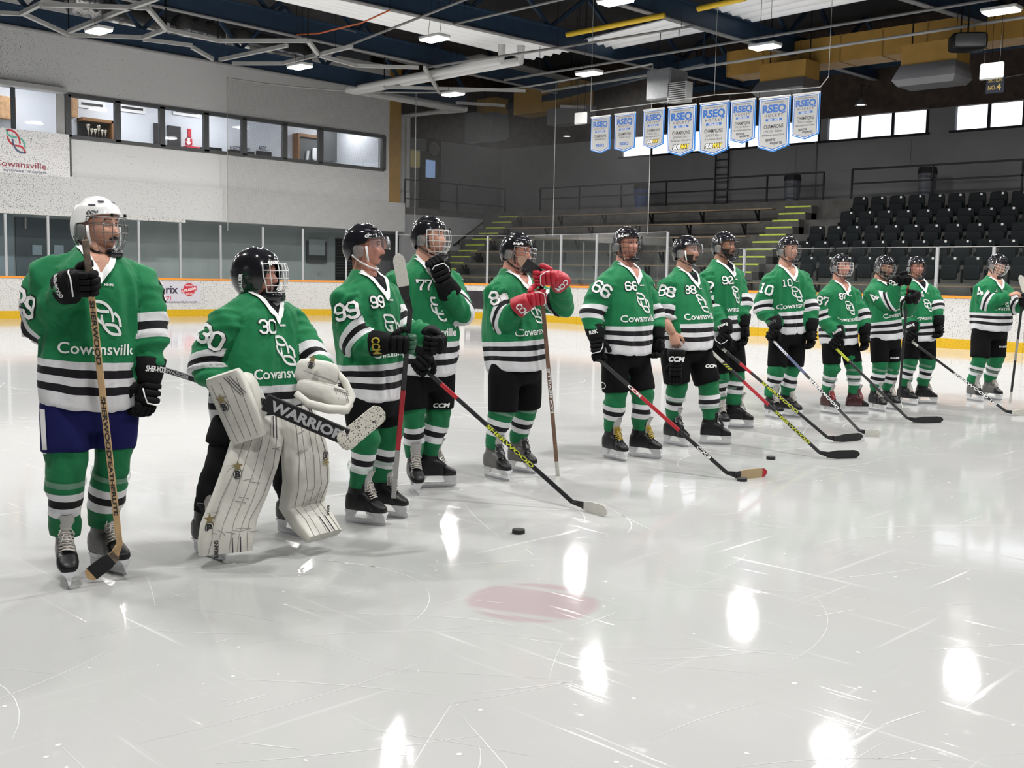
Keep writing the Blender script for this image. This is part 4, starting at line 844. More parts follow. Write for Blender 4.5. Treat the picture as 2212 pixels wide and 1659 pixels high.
flat_mark(text_poly('SECTION', 8 * e, 0, 9 * e, bold=.02, width=30 * e), c - V((.01, 0, 0)), EY, UP, M_gold, 'print', o); flat_mark(text_poly('NO.', 10 * e, -6 * e, -6.5 * e, bold=.02, width=17 * e), c - V((.01, 0, 0)), EY, UP, M_gold, 'print', o); flat_mark(text_poly('4', 14 * e, 8.5 * e, -6 * e, bold=.03), c - V((.01, 0, 0)), EY, UP, M_gold, 'print', o)
sp = gnd(2090, 92, 7.4); t = thing('loudspeaker', sp, 'black loudspeaker hanging from the roof at upper right', 'speaker'); Rz = np.array([[math.cos(.6), -math.sin(.6), 0], [math.sin(.6), math.cos(.6), 0], [0, 0, 1]])
MB().se(sp, (.35, .42, .2), Rz, .3).build('cabinet', M_black, t, True); MB().se(sp + Rz @ V((-.33, 0, 0)), (.04, .36, .16), Rz, .3).build('grille', M_dgrey, t, True); MB().beam(sp + UP * .18, V((sp[0], sp[1], ZR - .005)), .03, .03).build('bracket', M_black, t)
for px, py, X, lb in ((1860, 222, XR - .6, 'small lit dome lamp on the wood cladding'), (1225, 291, XR - .6, 'small lit dome lamp behind the netting')):
    c = atX(px, py, X); t = thing('dome_lamp', c, lb, 'lamp'); MB().tube([c + UP * .15, c + UP * .05, c - UP * .08], [.03, .12, .2], 12, False).build('shade', M_steel, t, True); MB().tube([c + UP * .04, c - UP * .07], [.05, .12], 10).build('bulb', mat('dim_bulb', (1, 1, 1), .4, emit=(1, .95, .9), estr=5), t, True); MB().tube([c + UP * .15, c + UP * .6, c + UP * .6 + V((.6, 0, 0))], .015, 5).build('stem', M_black, t)
# ------------------------------------------------------------------ safety netting above the glass round the corner
def net_material():
    m = bpy.data.materials.new('safety_net'); m.use_nodes = True; nt = m.node_tree; L = nt.links.new; b = nt.nodes['Principled BSDF']; b.inputs['Base Color'].default_value = (.08, .08, .08, 1); b.inputs['Roughness'].default_value = .8
    uv = N(nt, 'ShaderNodeUVMap'); sx = N(nt, 'ShaderNodeSeparateXYZ'); L(uv.outputs[0], sx.inputs[0])
    def line(op):
        a = N(nt, 'ShaderNodeMath', operation=op); L(sx.outputs[0], a.inputs[0]); L(sx.outputs[1], a.inputs[1])
        f = N(nt, 'ShaderNodeMath', operation='PINGPONG'); L(a.outputs[0], f.inputs[0]); f.inputs[1].default_value = .5
        g = N(nt, 'ShaderNodeMath', operation='LESS_THAN'); L(f.outputs[0], g.inputs[0]); g.inputs[1].default_value = .05; return g.outputs[0]
    mx = N(nt, 'ShaderNodeMath', operation='MAXIMUM'); L(line('ADD'), mx.inputs[0]); L(line('SUBTRACT'), mx.inputs[1]); L(mx.outputs[0], b.inputs['Alpha']); return m
sN0, sN1 = s_at(495), s_at(1393); q = np.linspace(sN0, sN1, 40); P = []; UVs = []
top = lambda a: 8.0
for a in q: P.append([rp(a) - inw(a) * .04 + UP * 2.98, rp(a) - inw(a) * .04 + UP * top(a)])
net = thing('safety_net', rp(sN0), 'fine dark safety netting hung round the rink corner', 'net')
no = MB().grid(P).build('mesh_sheet', net_material(), net); uvl = no.data.uv_layers.new(name='UVMap')
cell = .06
for pl in no.data.polygons:
    for li in pl.loop_indices:
        vi = no.data.loops[li].vertex_index; i, j = divmod(vi, 2); uvl.data[li].uv = ((q[i] - sN0) / cell, (0 if j == 0 else (8.0 - 2.98) / cell))
M_rope = mat('pale_rope', (.4, .4, .38), .7)
for s in (sN1, s_at(1188), s_at(893), sN0): MB().tube([rp(s) - inw(s) * .06 + UP * 2.9, rp(s) - inw(s) * .06 + UP * 8], .012, 5).build('edge_rope', M_rope, net)
MB().tube([rp(a) - inw(a) * .04 + UP * 8.0 for a in q], .03, 6).build('top_rail', M_lgrey, net)
# ================================================================== players
def attr_stripes(name, green, torso=True):
    """cloth whose knitted stripes follow the hem ('sv', metres above hem) and the sleeves ('st', metres from elbow)"""
    m = bpy.data.materials.new(name); m.use_nodes = True; nt = m.node_tree; L = nt.links.new; b = nt.nodes['Principled BSDF']; b.inputs['Roughness'].default_value = .75; b.inputs['Specular IOR Level'].default_value = .25
    b.inputs['Sheen Weight'].default_value = .06
    def ramp(att, lo, hi, stops):
        a = N(nt, 'ShaderNodeAttribute', attribute_name=att); r = N(nt, 'ShaderNodeMapRange'); L(a.outputs['Fac'], r.inputs['Value']); r.inputs['From Min'].default_value = lo; r.inputs['From Max'].default_value = hi
        c = N(nt, 'ShaderNodeValToRGB'); c.color_ramp.interpolation = 'CONSTANT'; L(r.outputs[0], c.inputs[0]); el = c.color_ramp.elements
        while len(el) > 1: el.remove(el[-1])
        for i, (p, col) in enumerate(stops):
            e = el[0] if i == 0 else el.new((p - lo) / (hi - lo)); e.position = 0 if i == 0 else (p - lo) / (hi - lo); e.color = (*col, 1)
        return c.outputs[0]
    Wc, Kc = (.66, .66, .68), (.007, .006, .009)
    if torso: c1 = ramp('sv', 0, .5, [(0, Wc), (.078, Kc), (.112, Wc), (.148, Kc), (.182, Wc), (.215, green)])
    c2 = ramp('st', -.5, .5, [(-.5, green), (0, Wc), (.042, Kc), (.08, Wc), (.12, green)])
    if torso:
        mkk = N(nt, 'ShaderNodeAttribute', attribute_name='mk'); gt = N(nt, 'ShaderNodeMath', operation='GREATER_THAN'); L(mkk.outputs['Fac'], gt.inputs[0]); gt.inputs[1].default_value = .5
        mx = N(nt, 'ShaderNodeMix', data_type='RGBA'); L(gt.outputs[0], mx.inputs['Factor']); L(c1, mx.inputs['A']); L(c2, mx.inputs['B']); col = mx.outputs['Result']
    else: col = c2
    L(col, b.inputs['Base Color'])
    tc = N(nt, 'ShaderNodeTexCoord'); n = N(nt, 'ShaderNodeTexNoise'); n.inputs['Scale'].default_value = 9; n.inputs['Detail'].default_value = 3; n.inputs['Distortion'].default_value = .6; L(tc.outputs['Object'], n.inputs['Vector'])
    bp = N(nt, 'ShaderNodeBump'); bp.inputs['Strength'].default_value = .35; bp.inputs['Distance'].default_value = .03; L(n.outputs['Fac'], bp.inputs['Height']); L(bp.outputs[0], b.inputs['Normal'])
    MT[name] = m; return m
GREEN = (.008, .168, .060)
M_jersey = attr_stripes('green_jersey', GREEN); M_sock = attr_stripes('green_sock', (.008, .145, .052), False)
M_pants = mat('black_pants', (.005, .005, .006), .85, bump=.3, bscale=12, spec=.12); M_navy = mat('navy_pants', (.008, .010, .075), .8, bump=.3, bscale=12, spec=.15)
M_shell = mat('black_helmet', (.010, .010, .013), .16, coat=.3); M_shellw = mat('white_helmet', (.78, .78, .78), .2, coat=.3)
M_gblk = mat('black_glove', (.005, .005, .006), .75, spec=.15, bump=.2, bscale=40); M_gred = mat('red_glove', (.42, .012, .03), .5, bump=.2, bscale=40); M_ggrn = mat('dark_green_glove', (.01, .075, .035), .6, bump=.2, bscale=40); M_palm = mat('worn_palm', (.10, .09, .08), .8)
M_boot = mat('black_boot', (.008, .008, .009), .4, spec=.3); M_bootg = mat('grey_boot', (.11, .105, .10), .45); M_bootr = mat('dark_red_boot', (.05, .012, .014), .3)
M_holder = mat('skate_holder', (.66, .67, .68), .35, noise=.1, nscale=25); M_blade = mat('skate_steel', (.55, .56, .58), .25, 1.0)
M_felt = mat('felt_tongue', (.42, .41, .40), .9); M_lacew = mat('white_laces', (.55, .52, .48), .8); M_lacey = mat('yellow_laces', (.42, .29, .02), .7); M_laceb = mat('black_laces', (.03, .03, .035), .7); M_lacer = mat('red_laces', (.3, .02, .03), .7)
M_wire = mat('chrome_cage', (.45, .46, .48), .3, .9); M_wireb = mat('black_cage', (.015, .015, .018), .35, .3); M_wirew = mat('white_cage', (.75, .75, .75), .35)
M_visor = thin_glass('clear_visor', (.82, .82, .88), .12, .06, .03); M_throat = thin_glass('clear_throat_guard', (.75, .78, .78), .12, .28, .05); M_earg = thin_glass('clear_ear_guard', (.85, .86, .88), .08, .15, .1)
M_tapec = mat('clear_sock_tape', (.30, .45, .36), .3, alpha=.4)
M_eyew = mat('eye_white', (.7, .69, .68), .3); M_iris = mat('iris', (.03, .02, .015), .2); M_lip = mat('lips', (.36, .13, .12), .5)
M_hair = {k: mat('hair_' + k, c, .7, bump=.6, bscale=120) for k, c in dict(dark=(.018, .012, .009), brown=(.06, .034, .02), grey=(.2, .18, .16)).items()}
def skin(name, c): return mat('skin_' + name, c, .5, noise=.08, nscale=25, spec=.35)
M_skin = dict(a=skin('fair', (.52, .28, .20)), b=skin('ruddy', (.50, .23, .17)), c=skin('tan', (.36, .18, .115)))
M_gsock = mat('black_legging', (.006, .006, .007), .85, spec=.15)
M_shirt = mat('dark_undershirt', (.008, .008, .01), .85, spec=.15)
# ------------------------------------------------------------------ shared pieces in local coordinates
def xf(mb_fn, M, o):
    """run a builder that fills an MB in local space, move it to world"""
    mb = MB(); mb_fn(mb); mb.v = [o + v @ M.T for v in mb.v]; return mb
def head_points(k, jaw=1.0, nu=84, nv=120):
    u = np.linspace(-PI / 2 + .02, PI / 2 - .02, nu)[:, None]; v = np.linspace(-PI, PI, nv, endpoint=False)[None, :]   # v=0 is forward (+y)
    cx = np.cos(u) * np.sin(v); cy = np.cos(u) * np.cos(v); cz = np.sin(u) + 0 * v
    el = np.degrees(u) + 0 * v; az = np.degrees(v) + 0 * u
    x = cx * .077; y = cy * .098; z = cz * .118
    front = np.clip(cy, 0, 1)
    low = np.clip((-el - 8) / 55, 0, 1)
    x = x * (1 - .15 * low * jaw); y = np.where(cy < 0, y * (1 - .2 * low), y * (1 - .04 * low)); y = y - .004 * low
    g = lambda a0, e0, sa, se: np.exp(-((az - a0) / sa) ** 2 - ((el - e0) / se) ** 2)
    y = y - .010 * front * np.exp(-((el - 2) / 14) ** 2) * np.clip(1 - np.abs(az) / 75, 0, 1)     # flatten the face plane
    nose = np.exp(-(az / 9.5) ** 2) * np.clip((14 - el) / 30, 0, 1) * np.clip((el + 25) / 6, 0, 1)
    y = y + .023 * nose
    y = y + .024 * np.exp(-((el + 50) / 26) ** 2) * np.clip(1 - (az / 72) ** 2, 0, 1) * (np.abs(az) < 72)
    for s in (-1, 1):
        y = y - .0075 * g(22 * s, 4, 10, 6.5); y = y + .0055 * g(20 * s, 14, 16, 5); y = y + .004 * g(34 * s, -12, 12, 10); y = y + .005 * g(9 * s, -19, 5, 4)
    y = y + .0065 * g(0, -31, 13, 3.2) + .0065 * g(0, -39, 11, 3.2) - .002 * g(0, -35, 14, 1.6) + .011 * g(0, -55, 16, 8) + .004 * g(0, -10, 40, 12)
    P = np.stack([x, y, z], -1) * k
    return P, az, el
def ear(mb, k, s):
    R = np.array([[math.cos(.35 * s), -math.sin(.35 * s), 0], [math.sin(.35 * s), math.cos(.35 * s), 0], [0, 0, 1.]])
    mb.se(V((.078 * s, -.006, -.008)) * k, V((.008, .019, .033)) * k, R, 1.0, 8, 12)
def hand_mesh(mb, k, s, curl=(35, 45, 30), spread=3, thumb=35):
    """bare hand: fingers +y, back +z, thumb on -x for the right (s=+1)"""
    mb.se(V((0, .05, 0)) * k, V((.043, .055, .015)) * k, None, .6, 8, 12)
    for i, (x, L_, r) in enumerate(((-.032, .075, .0095), (-.011, .083, .0098), (.011, .077, .0094), (.031, .060, .0085))):
        x *= s; p = V((x, .095, 0)) * k; a = 0; pts = [p - V((0, .03, 0)) * k, p]; rr = [r * k * 1.05, r * k * 1.05]
        for q, f in zip(curl, (.45, .32, .23)):
            a += math.radians(q); p = p + V((math.sin(math.radians(spread * (i - 1.5))) * -s * 0, math.cos(a), -math.sin(a))) * L_ * f * k; pts.append(p); rr.append(r * k * (1 - .1 * len(pts) / 4))
        mb.tube(pts, rr, 8); mb.se(pts[-1], V((r, r, r)) * k * .85, None, 1, 6, 8)
    p = V((-.036 * s, .02, -.006)) * k; pts = [p]; d = V((-math.sin(math.radians(thumb)) * s, math.cos(math.radians(thumb)), -.45)); d = nrm(d)
    for q in (.04, .032, .024): p = p + d * q * k; pts.append(p); d = nrm(d + V((.25 * s, .15, -.1)))
    mb.tube(pts, [.0135 * k, .0125 * k, .011 * k, .009 * k], 8)
def glove_parts(k, s, curl, spread=0):
    """hockey glove in local space: wrist at 0, fingers +y, back of hand +z, thumb at -x*s"""
    out = {}
    c = MB(); rings = []
    for y, rx, rz in ((-.115, .070, .060), (-.11, .074, .064), (-.06, .068, .058), (-.02, .058, .05), (.0, .054, .046)):
        rings.append([V((rx * math.copysign(abs(math.cos(q)) ** .75, math.cos(q)), y, rz * math.copysign(abs(math.sin(q)) ** .75, math.sin(q)))) * k for q in np.arange(18) * PI / 9])
    c.loft(rings); out['cuff'] = c
    h = MB(); h.se(V((0, .045, -.004)) * k, V((.052, .058, .033)) * k, None, .55, 8, 14)
    for j, y in enumerate((.012, .045, .078)): h.se(V((0, y, .024)) * k, V((.05, .0155, .02)) * k, None, .5, 6, 12)
    out['hand'] = h; fs = []
    for i, (x, L_) in enumerate(((-.0395, .105), (-.0135, .115), (.0135, .11), (.0395, .095))):
        f = MB(); p = V((x * s, .097, .006)) * k; a = 0
        for q, fr in zip(curl, (.42, .33, .25)):
            a += math.radians(q); d = V((0, math.cos(a), -math.sin(a))); n_ = V((0, math.sin(a), math.cos(a))); L2 = L_ * fr * k
            f.se(p + d * L2 / 2, (.0135 * k, L2 * .56, .0165 * k), np.stack([V((1, 0, 0)), d, n_], 1), .5, 6, 10); p = p + d * L2
        fs.append(f)
    out['fingers'] = fs
    t = MB(); p = V((-.045 * s, .01, -.012)) * k; d = nrm((-.55 * s, .75, -.35))
    for L2 in (.05, .042):
        x_ = nrm(np.cross(d, V((0, 0, 1)))); t.se(p + d * L2 * k / 2, (.018 * k, L2 * k * .58, .018 * k), np.stack([x_, d, np.cross(x_, d)], 1), .55, 6, 10); p = p + d * L2 * k; d = nrm(d + V((.35 * s, .25, -.2)))
    out['thumb'] = t
    return out
def skate_parts(k):
    """skate in local space: blade along +y, on z=0"""
    o = {}
    b = MB(); pr = [(-.135, .006), (-.12, 0), (.12, 0), (.145, .008), (.152, .024), (.14, .026), (-.13, .026), (-.14, .018)]
    b.prism([(y * k, z * k) for y, z in pr], V((-.0018, 0, 0)) * k, V((0, 1, 0)), UP, .0036 * k); o['blade'] = b
    h = MB(); rect = lambda y0, y1, w_, z: [V((-w_, y0, z)) * k, V((w_, y0, z)) * k, V((w_, y1, z)) * k, V((-w_, y1, z)) * k]
    h.loft([rect(-.135, .15, .005, .02), rect(-.132, .145, .007, .038)])
    h.loft([rect(-.13, -.075, .007, .034), rect(-.125, -.065, .013, .06), rect(-.125, -.05, .028, .084)]); h.loft([rect(.07, .14, .007, .034), rect(.06, .145, .014, .058), rect(.045, .145, .034, .082)]); o['holder'] = h
    f = MB(); rings = []
    for y, w_, zt in ((-.125, .02, .14), (-.112, .036, .19), (-.08, .042, .21), (-.03, .041, .215), (.02, .043, .2), (.06, .046, .168)):
        zb = .078; zc = (zb + zt) / 2; hz = (zt - zb) / 2
        rings.append([V((w_ * math.copysign(abs(math.cos(q)) ** .7, math.cos(q)), y, zc + hz * math.copysign(abs(math.sin(q)) ** .7, math.sin(q)))) * k for q in np.arange(16) * PI / 8])
    f.loft(rings); rings = []
    for z, y, ax, ay in ((.13, -.05, .041, .075), (.17, -.048, .041, .073), (.21, -.043, .042, .069), (.25, -.036, .046, .066), (.275, -.03, .05, .066), (.285, -.027, .047, .06)):
        rings.append([V((ax * math.cos(q), y + ay * math.sin(q), z)) * k for q in np.arange(16) * PI / 8])
    f.loft(rings); o['boot'] = f
    t = MB(); rings = []
    for y, w_, zt in ((.056, .047, .170), (.085, .049, .148), (.112, .044, .132), (.132, .035, .120), (.144, .02, .108)):
        zb = .077; zc = (zb + zt) / 2; hz = (zt - zb) / 2
        rings.append([V((w_ * math.copysign(abs(math.cos(q)) ** .75, math.cos(q)), y, zc + hz * math.copysign(abs(math.sin(q)) ** .75, math.sin(q)))) * k for q in np.arange(16) * PI / 8])
    t.loft(rings); o['toe_cap'] = t
    g = MB(); P = []
    for z, y, w_ in ((.20, .034, .026), (.25, .036, .032), (.29, .046, .038), (.318, .062, .036), (.33, .073, .024)):
        P.append([V((w_ * q, y - .018 * q * q, z)) * k for q in np.linspace(-1, 1, 7)])
    P = V(P); g.grid(P); g.grid(P + V((0, -.009, .002)) * k); o['tongue'] = g
    l = MB(); n = 8
    for i in range(n):
        t_ = i / (n - 1); y = .074 - .048 * t_; z = .165 + .105 * t_ ** 1.1; w_ = .034 - .004 * t_
        pts = [V((-w_, y - .012, z - .006)), V((-w_ * .4, y + .004, z + .006)), V((w_ * .4, y + .004, z + .006 + .003)), V((w_, y - .012, z - .002))]; l.tube([p * k for p in pts], .0033 * k, 5)
        if i < n - 1: pts = [V((-w_, y - .012, z)), V((0, y - .0, z + .015)), V((w_, y - .022, z + .012))]; l.tube([p * k for p in pts], .003 * k, 5)
    for s in (-1, 1): l.tube([V(p) * k for p in ((0, .012, .272), (s * .02, .032, .262), (s * .035, .04, .235), (s * .028, .035, .215), (s * .008, .02, .26))], .003 * k, 5); l.tube([V(p) * k for p in ((0, .012, .27), (s * .014, .05, .23), (s * .03, .062, .19))], .003 * k, 5)
    o['laces'] = l; return o
def helmet_shell(k):
    nv, nu = 60, 16; rows = []
    az = np.linspace(-180, 180, nv, endpoint=False)
    edge = np.interp(np.abs(az), [0, 45, 66, 73, 82, 106, 115, 128, 150, 180], [25, 23, 20, 9, 6, 4, -20, -30, -38, -40])
    edge = np.where(np.abs(az) < 0, edge, edge)
    for i in range(nu + 1):
        t = i / nu; el = edge + (89.5 - edge) * t; u = np.radians(el); v = np.radians(az)
        rx, ry, rz = .100, .126, .136
        bul = 1 + .035 * np.exp(-((el - 38) / 8) ** 2) - .02 * np.exp(-((el - 52) / 5) ** 2) + .018 * np.exp(-((np.abs(az) - 28) / 10) ** 2) * (el > 25) + .02 * np.exp(-((el - edge) / 5) ** 2) + .015 * np.exp(-((np.abs(az) - 150) / 12) ** 2)
        rows.append(np.stack([np.cos(u) * np.sin(v) * rx * bul, np.cos(u) * np.cos(v) * ry * bul - .006, np.sin(u) * rz * bul * np.where(el > 0, 1, .95)], 1))
    return V(rows) * k
def face_surface(az, el, k, r=(.108, .150, .150), c=(0, .0, -.012)):
    a, e = math.radians(az), math.radians(el); return (V(c) + V((math.cos(e) * math.sin(a) * r[0], math.cos(e) * math.cos(a) * r[1], math.sin(e) * r[2]))) * k
def dirs_at(G):
    v = nrm((G[0], G[1], 0)); r = V((v[1], -v[0], 0)); return v, r
def frame_yaw(v, r, yaw, pitch=0, roll=0):
    """columns: person's right (x), forward (y), up (z)"""
    a = math.radians(yaw); f = -v * math.cos(a) + r * math.sin(a); left = np.cross(UP, f); x = -left
    p = math.radians(pitch); f2 = f * math.cos(p) - UP * math.sin(p); u2 = UP * math.cos(p) + f * math.sin(p)
    q = math.radians(roll); x2 = x * math.cos(q) + u2 * math.sin(q); u3 = u2 * math.cos(q) - x * math.sin(q)
    return np.stack([x2, f2, u3], 1)
def remeshed(mb, vox, it=5):
    v = np.concatenate(mb.v); me = bpy.data.meshes.new('cloth'); me.from_pydata(v.tolist(), [], mb.f)
    bm = bmesh.new(); bm.from_mesh(me); bmesh.ops.recalc_face_normals(bm, faces=bm.faces); bm.to_mesh(me); bm.free()
    o = bpy.data.objects.new('cloth', me); COL.objects.link(o); r = o.modifiers.new('r', 'REMESH'); r.mode = 'VOXEL'; r.voxel_size = vox
    s = o.modifiers.new('s', 'SMOOTH'); s.factor = .5; s.iterations = it
    dg = bpy.context.evaluated_depsgraph_get(); e = o.evaluated_get(dg); m2 = e.to_mesh()
    n = len(m2.vertices); co = np.zeros(n * 3); m2.vertices.foreach_get('co', co); no = np.zeros(n * 3); m2.vertices.foreach_get('normal', no); f = [tuple(p.vertices) for p in m2.polygons]
    e.to_mesh_clear(); bpy.data.objects.remove(o); bpy.data.meshes.remove(me)
    return co.reshape(-1, 3), no.reshape(-1, 3), f
def seg_dist(P, a, b):
    d = b - a; L_ = np.linalg.norm(d); t = np.clip((P - a) @ d / (L_ * L_), 0, 1); q = a + t[:, None] * d; return np.linalg.norm(P - q, axis=1), t * L_
def set_attr(o, name, val):
    a = o.data.attributes.new(name, 'FLOAT', 'POINT'); a.data.foreach_set('value', np.asarray(val, np.float32))
class Pl: pass
def player(num, label, feet, head, neck, hem, yaw, hyaw, arms, k=1.0, hpitch=0, hroll=0, girth=(1, 1), helmet='black', mask='cage', wire=None, skin_='a', hair='dark', beard='', pants=None, gl=('black', 'black'), boots=None, laces=None, sleeve=(.98, .98), name_vis=True, tape=(), goalie=False, marks=(), sh_w=1.0, brand='CCM', eyes=True, hemdrop=.03, pleg=.57):
    S = Pl(); g = [(gnd(*a), gnd(*b)) for a, b in feet]; G = sum(a + b for a, b in g) / 4; S.G = G
    v, r = dirs_at(G); S.v, S.r = v, r; S.k = k
    def P(x, y, dd=0.0):
        d = ray(x, y); t = ((G - CAMP) @ v - dd) / (d @ v); return CAMP + d * t
    S.P = P
    root = thing('person', (G[0], G[1], 0), label, 'person', 'hockey players lined up on the ice'); S.root = root
    B = frame_yaw(v, r, yaw); right, fwd = B[:, 0], B[:, 1]; left = -right; S.B = B; S.fwd = fwd; S.left = left
    Hc, Nb = P(*hem), P(*neck) + UP * .055 * k; S.Hc, S.Nb = Hc, Nb
    ax = Nb - Hc; Lt = np.linalg.norm(ax); axu = ax / Lt; S.axu = axu
    gx, gy = girth
    prof = [(-.02, .232 * gx, .168 * gy), (.12, .236 * gx, .172 * gy), (.35, .232 * gx, .172 * gy), (.55, .235 * (gx + 1) / 2, .172 * (gy + 1) / 2), (.72, .228, .165), (.82, .208, .148), (.89, .165, .125), (.95, .112, .1), (1.0, .085, .085), (1.03, .074, .074)]
    mb = MB(); rings = []
    fo = nrm(fwd - axu * (fwd @ axu)); lf = np.cross(axu, fo)
    for t, a, b in prof:
        c = Hc + ax * t
        ring = []
        for q in np.arange(28) * 2 * PI / 28:
            cx_, cy_ = math.cos(q), math.sin(q); p = c + lf * a * k * math.copysign(abs(cx_) ** .85, cx_) + fo * b * k * math.copysign(abs(cy_) ** .85, cy_)
            if t < .1: p = p - axu * hemdrop * k * cy_ * cy_
            if t > .95: p = p - axu * (.045 if t < 1.01 else .075) * k * max(0, cy_) ** 1.5
            ring.append(p)
        rings.append(ring)
    mb.loft(rings)
    S.sh = []; S.arm = []; S.hf = [None, None]
    for i, a in enumerate(arms):
        if a.get('hand') == 'grip':
            el0, wr0, gp = P(*a['el']), P(*a['wr']), P(*a['to']); X = nrm(a['axis'](S)); Z = V(a['back'](S)); Z = nrm(Z - X * (Z @ X)); Y = np.cross(Z, X)
            if Y @ (gp - wr0) < 0: X = -X; Y = -Y
            org = gp - Y * .112 * k + Z * .04 * k; S.hf[i] = (org, X, Y, Z, org - nrm(nrm(org - el0) * .75 + Y * .25) * .075 * k)
    for s, a in ((-1, arms[0]), (1, arms[1])):     # right, left
        sh = Nb - axu * .18 * k + lf * s * .182 * k * sh_w; el = P(*a['el']); hf = S.hf[0 if s < 0 else 1]; wr = hf[4] if hf else P(*a['wr']); S.arm.append((sh, el, wr))
        fr = sleeve[0 if s < 0 else 1]; end = el + (wr - el) * fr
        base = Nb - axu * .095 * k + lf * s * .10 * k; R_ = a.get('r', 1.0) * k
        pts = [base, sh + axu * .015, sh + (el - sh) * .35, sh + (el - sh) * .75, el, el + (end - el) * .4, end]
        mb.tube(pts, [.06 * k, .102 * R_, .098 * R_, .094 * R_, .090 * R_, .078 * R_, .063 * R_], 14)
    co, no, f = remeshed(mb, .0125 * max(1, k), 5)
    # which sleeve or torso, and stripe coordinates
    n = len(co); dA = []; al = []
    for sh, el, wr in S.arm:
        d1, t1 = seg_dist(co, sh, el); d2, t2 = seg_dist(co, el, wr); L1 = np.linalg.norm(el - sh)
        u1, u2 = nrm(el - sh), nrm(wr - el); bb_ = nrm(u1 * (.25 if arms[len(al)].get('sb') else 1) + u2); dA.append(np.minimum(d1, d2)); al.append((co - el) @ bb_ / (1 if arms[len(al)].get('sb') else max(.6, bb_ @ u1)))
    dA = V(dA); side = dA.argmin(0); dmin = dA.min(0); along = np.where(side == 0, al[0], al[1])
    rel = co - Hc; tz = rel @ axu; xl = rel @ lf; yf = rel @ fo; tt = np.clip(tz / Lt, 0, 1)
    A_ = np.interp(tt, [p[0] for p in prof], [p[1] * k for p in prof]); B_ = np.interp(tt, [p[0] for p in prof], [p[2] * k for p in prof])
    dT = (np.sqrt((xl / A_) ** 2 + (yf / B_) ** 2) - 1) * np.minimum(A_, B_)
    mask_ = (dmin - .095 * k) < dT - .004
    # folds
    th = np.arctan2(xl, yf); sd = sum(ord(c_) * (i_ + 3) for i_, c_ in enumerate(num)) % 97 + 3
    p1 = np.stack([th * 3.2 + tz * 1.5 * np.sign(xl), tz * 2.2, np.full(n, sd)], 1); p2 = np.stack([th * 6 - tz * 2, tz * 4, np.full(n, sd + 9.)], 1)
    dt = (.015 * (1 - 2.2 * np.abs(vnoise(p1, 1))) * (tt < .95) + .007 * vnoise(p2, 2)) * np.clip(.25 + tz / .12, .25, 1) * np.clip((1 - tt) / .2, .12, 1)
    ph = np.stack([co @ V((5, 3, 2)) , along * 17, along * 0 + sd], 1); ph2 = np.stack([co @ V((9, -7, 4)), along * 30, along * 0 + sd], 1)
    ds = .013 * (1 - 2 * np.abs(vnoise(ph, 3))) + .006 * vnoise(ph2, 4)
    co = co + no * (np.where(mask_, ds, dt) * k)[:, None]
    J = mk('jersey', co, f, M_jersey, root, smooth=True); S.jersey = J
    hemoff = tz + hemdrop * k * (yf / np.maximum(B_, .05)) ** 2 * np.clip(1 - tt * 3, 0, 1)
    set_attr(J, 'sv', np.clip(hemoff + .015, .001, .49) / k); set_attr(J, 'mk', mask_.astype(float)); sof = np.where(side == 0, arms[0].get('so', -.07), arms[1].get('so', -.07)); set_attr(J, 'st', np.clip(along / k - sof, -.49, .49))
    S.bT = BVHTree.FromPolygons(co.tolist(), [q for q in f if not mask_[list(q)].any()])
    S.bA = [BVHTree.FromPolygons(co.tolist(), [q for q in f if mask_[list(q)].all() and side[q[0]] == s]) for s in (0, 1)]
    # chest print
    o_ = Nb
    def chest(shape, m_, nm, off=.003, cell=.018): return wrap_mark(shape, o_, lf, axu, S.bT, m_, nm, J, off, cell)
    kk = k
    V_ = stroke(np.array([(-.088, .03), (-.072, -.02), (-.042, -.09), (0, -.155), (.042, -.09), (.072, -.02), (.088, .03)]) * kk, .027 * kk); chest(V_, M_wht, 'collar', .009, .011)
    ins = np.array([(-.066, -.0), (-.032, -.085), (0, -.138), (.032, -.085), (.066, -.0), (.05, .02), (-.05, .02)]) * kk; chest((ins, [(0, 1, 2, 3, 4, 5, 6)]), M_shirt if num in ('14', '99', '88', '92', '30') else M_skin[skin_], 'undershirt', .006, .012)
    if not goalie: dx = -.078
    else: dx = -.075
    nn_ = num if num != 'A' else '4'
    if num not in ('29', '8', 'A'):
        chest(number_shape(nn_, .079 * kk, .31, dx * kk, -.185 * kk), M_blk, 'chest_number', .003); chest(number_shape(nn_, .077 * kk, .22, dx * kk, -.185 * kk), M_wht, 'chest_number', .0055)
    chest(text_poly('MNM', .012 * kk, .03 * kk, -.18 * kk, bold=.03), M_wht, 'maker_print', .004)
    for sh_ in crest_shapes(.165 * kk): chest((sh_[0] * np.array([.82, 1]) + np.array([.025 * kk, -Lt * .45]), sh_[1]), M_wht, 'crest', .004)
    chest(text_poly('Cowansville', .055 * kk,   -.004 * kk, -(Lt - .262 * kk), bold=.012, width=.345 * kk), M_wht, 'lettering', .004)
    # sleeve numbers
    for s, i in ((-1, 0), (1, 1)):
        sh, el, wr = S.arm[i]; up_ = nrm(sh - el); nn = lf * s * .6 + fo * .2 - v * .8 if s < 0 else lf * s * 1.0 - fo * .1
        nn = nrm(nn - up_ * (nn @ up_)); c = el + (sh - el) * a_frac(arms[i]) + r * arms[i].get('nx', 0); x_ = np.cross(up_, nn)
        for w_, m_, of in ((.32, M_blk, .003), (.235, M_wht, .0055)):
            wrap_mark(number_shape(nn_, (.108 if w_ > .3 else .106) * kk, w_), c, x_, up_, S.bA[i], m_, 'sleeve_number', J, of, .018, .3)
    # ---------------------------------------------------------------- skates, socks, pants
    S.ank = []; S.knee = []; hips = []
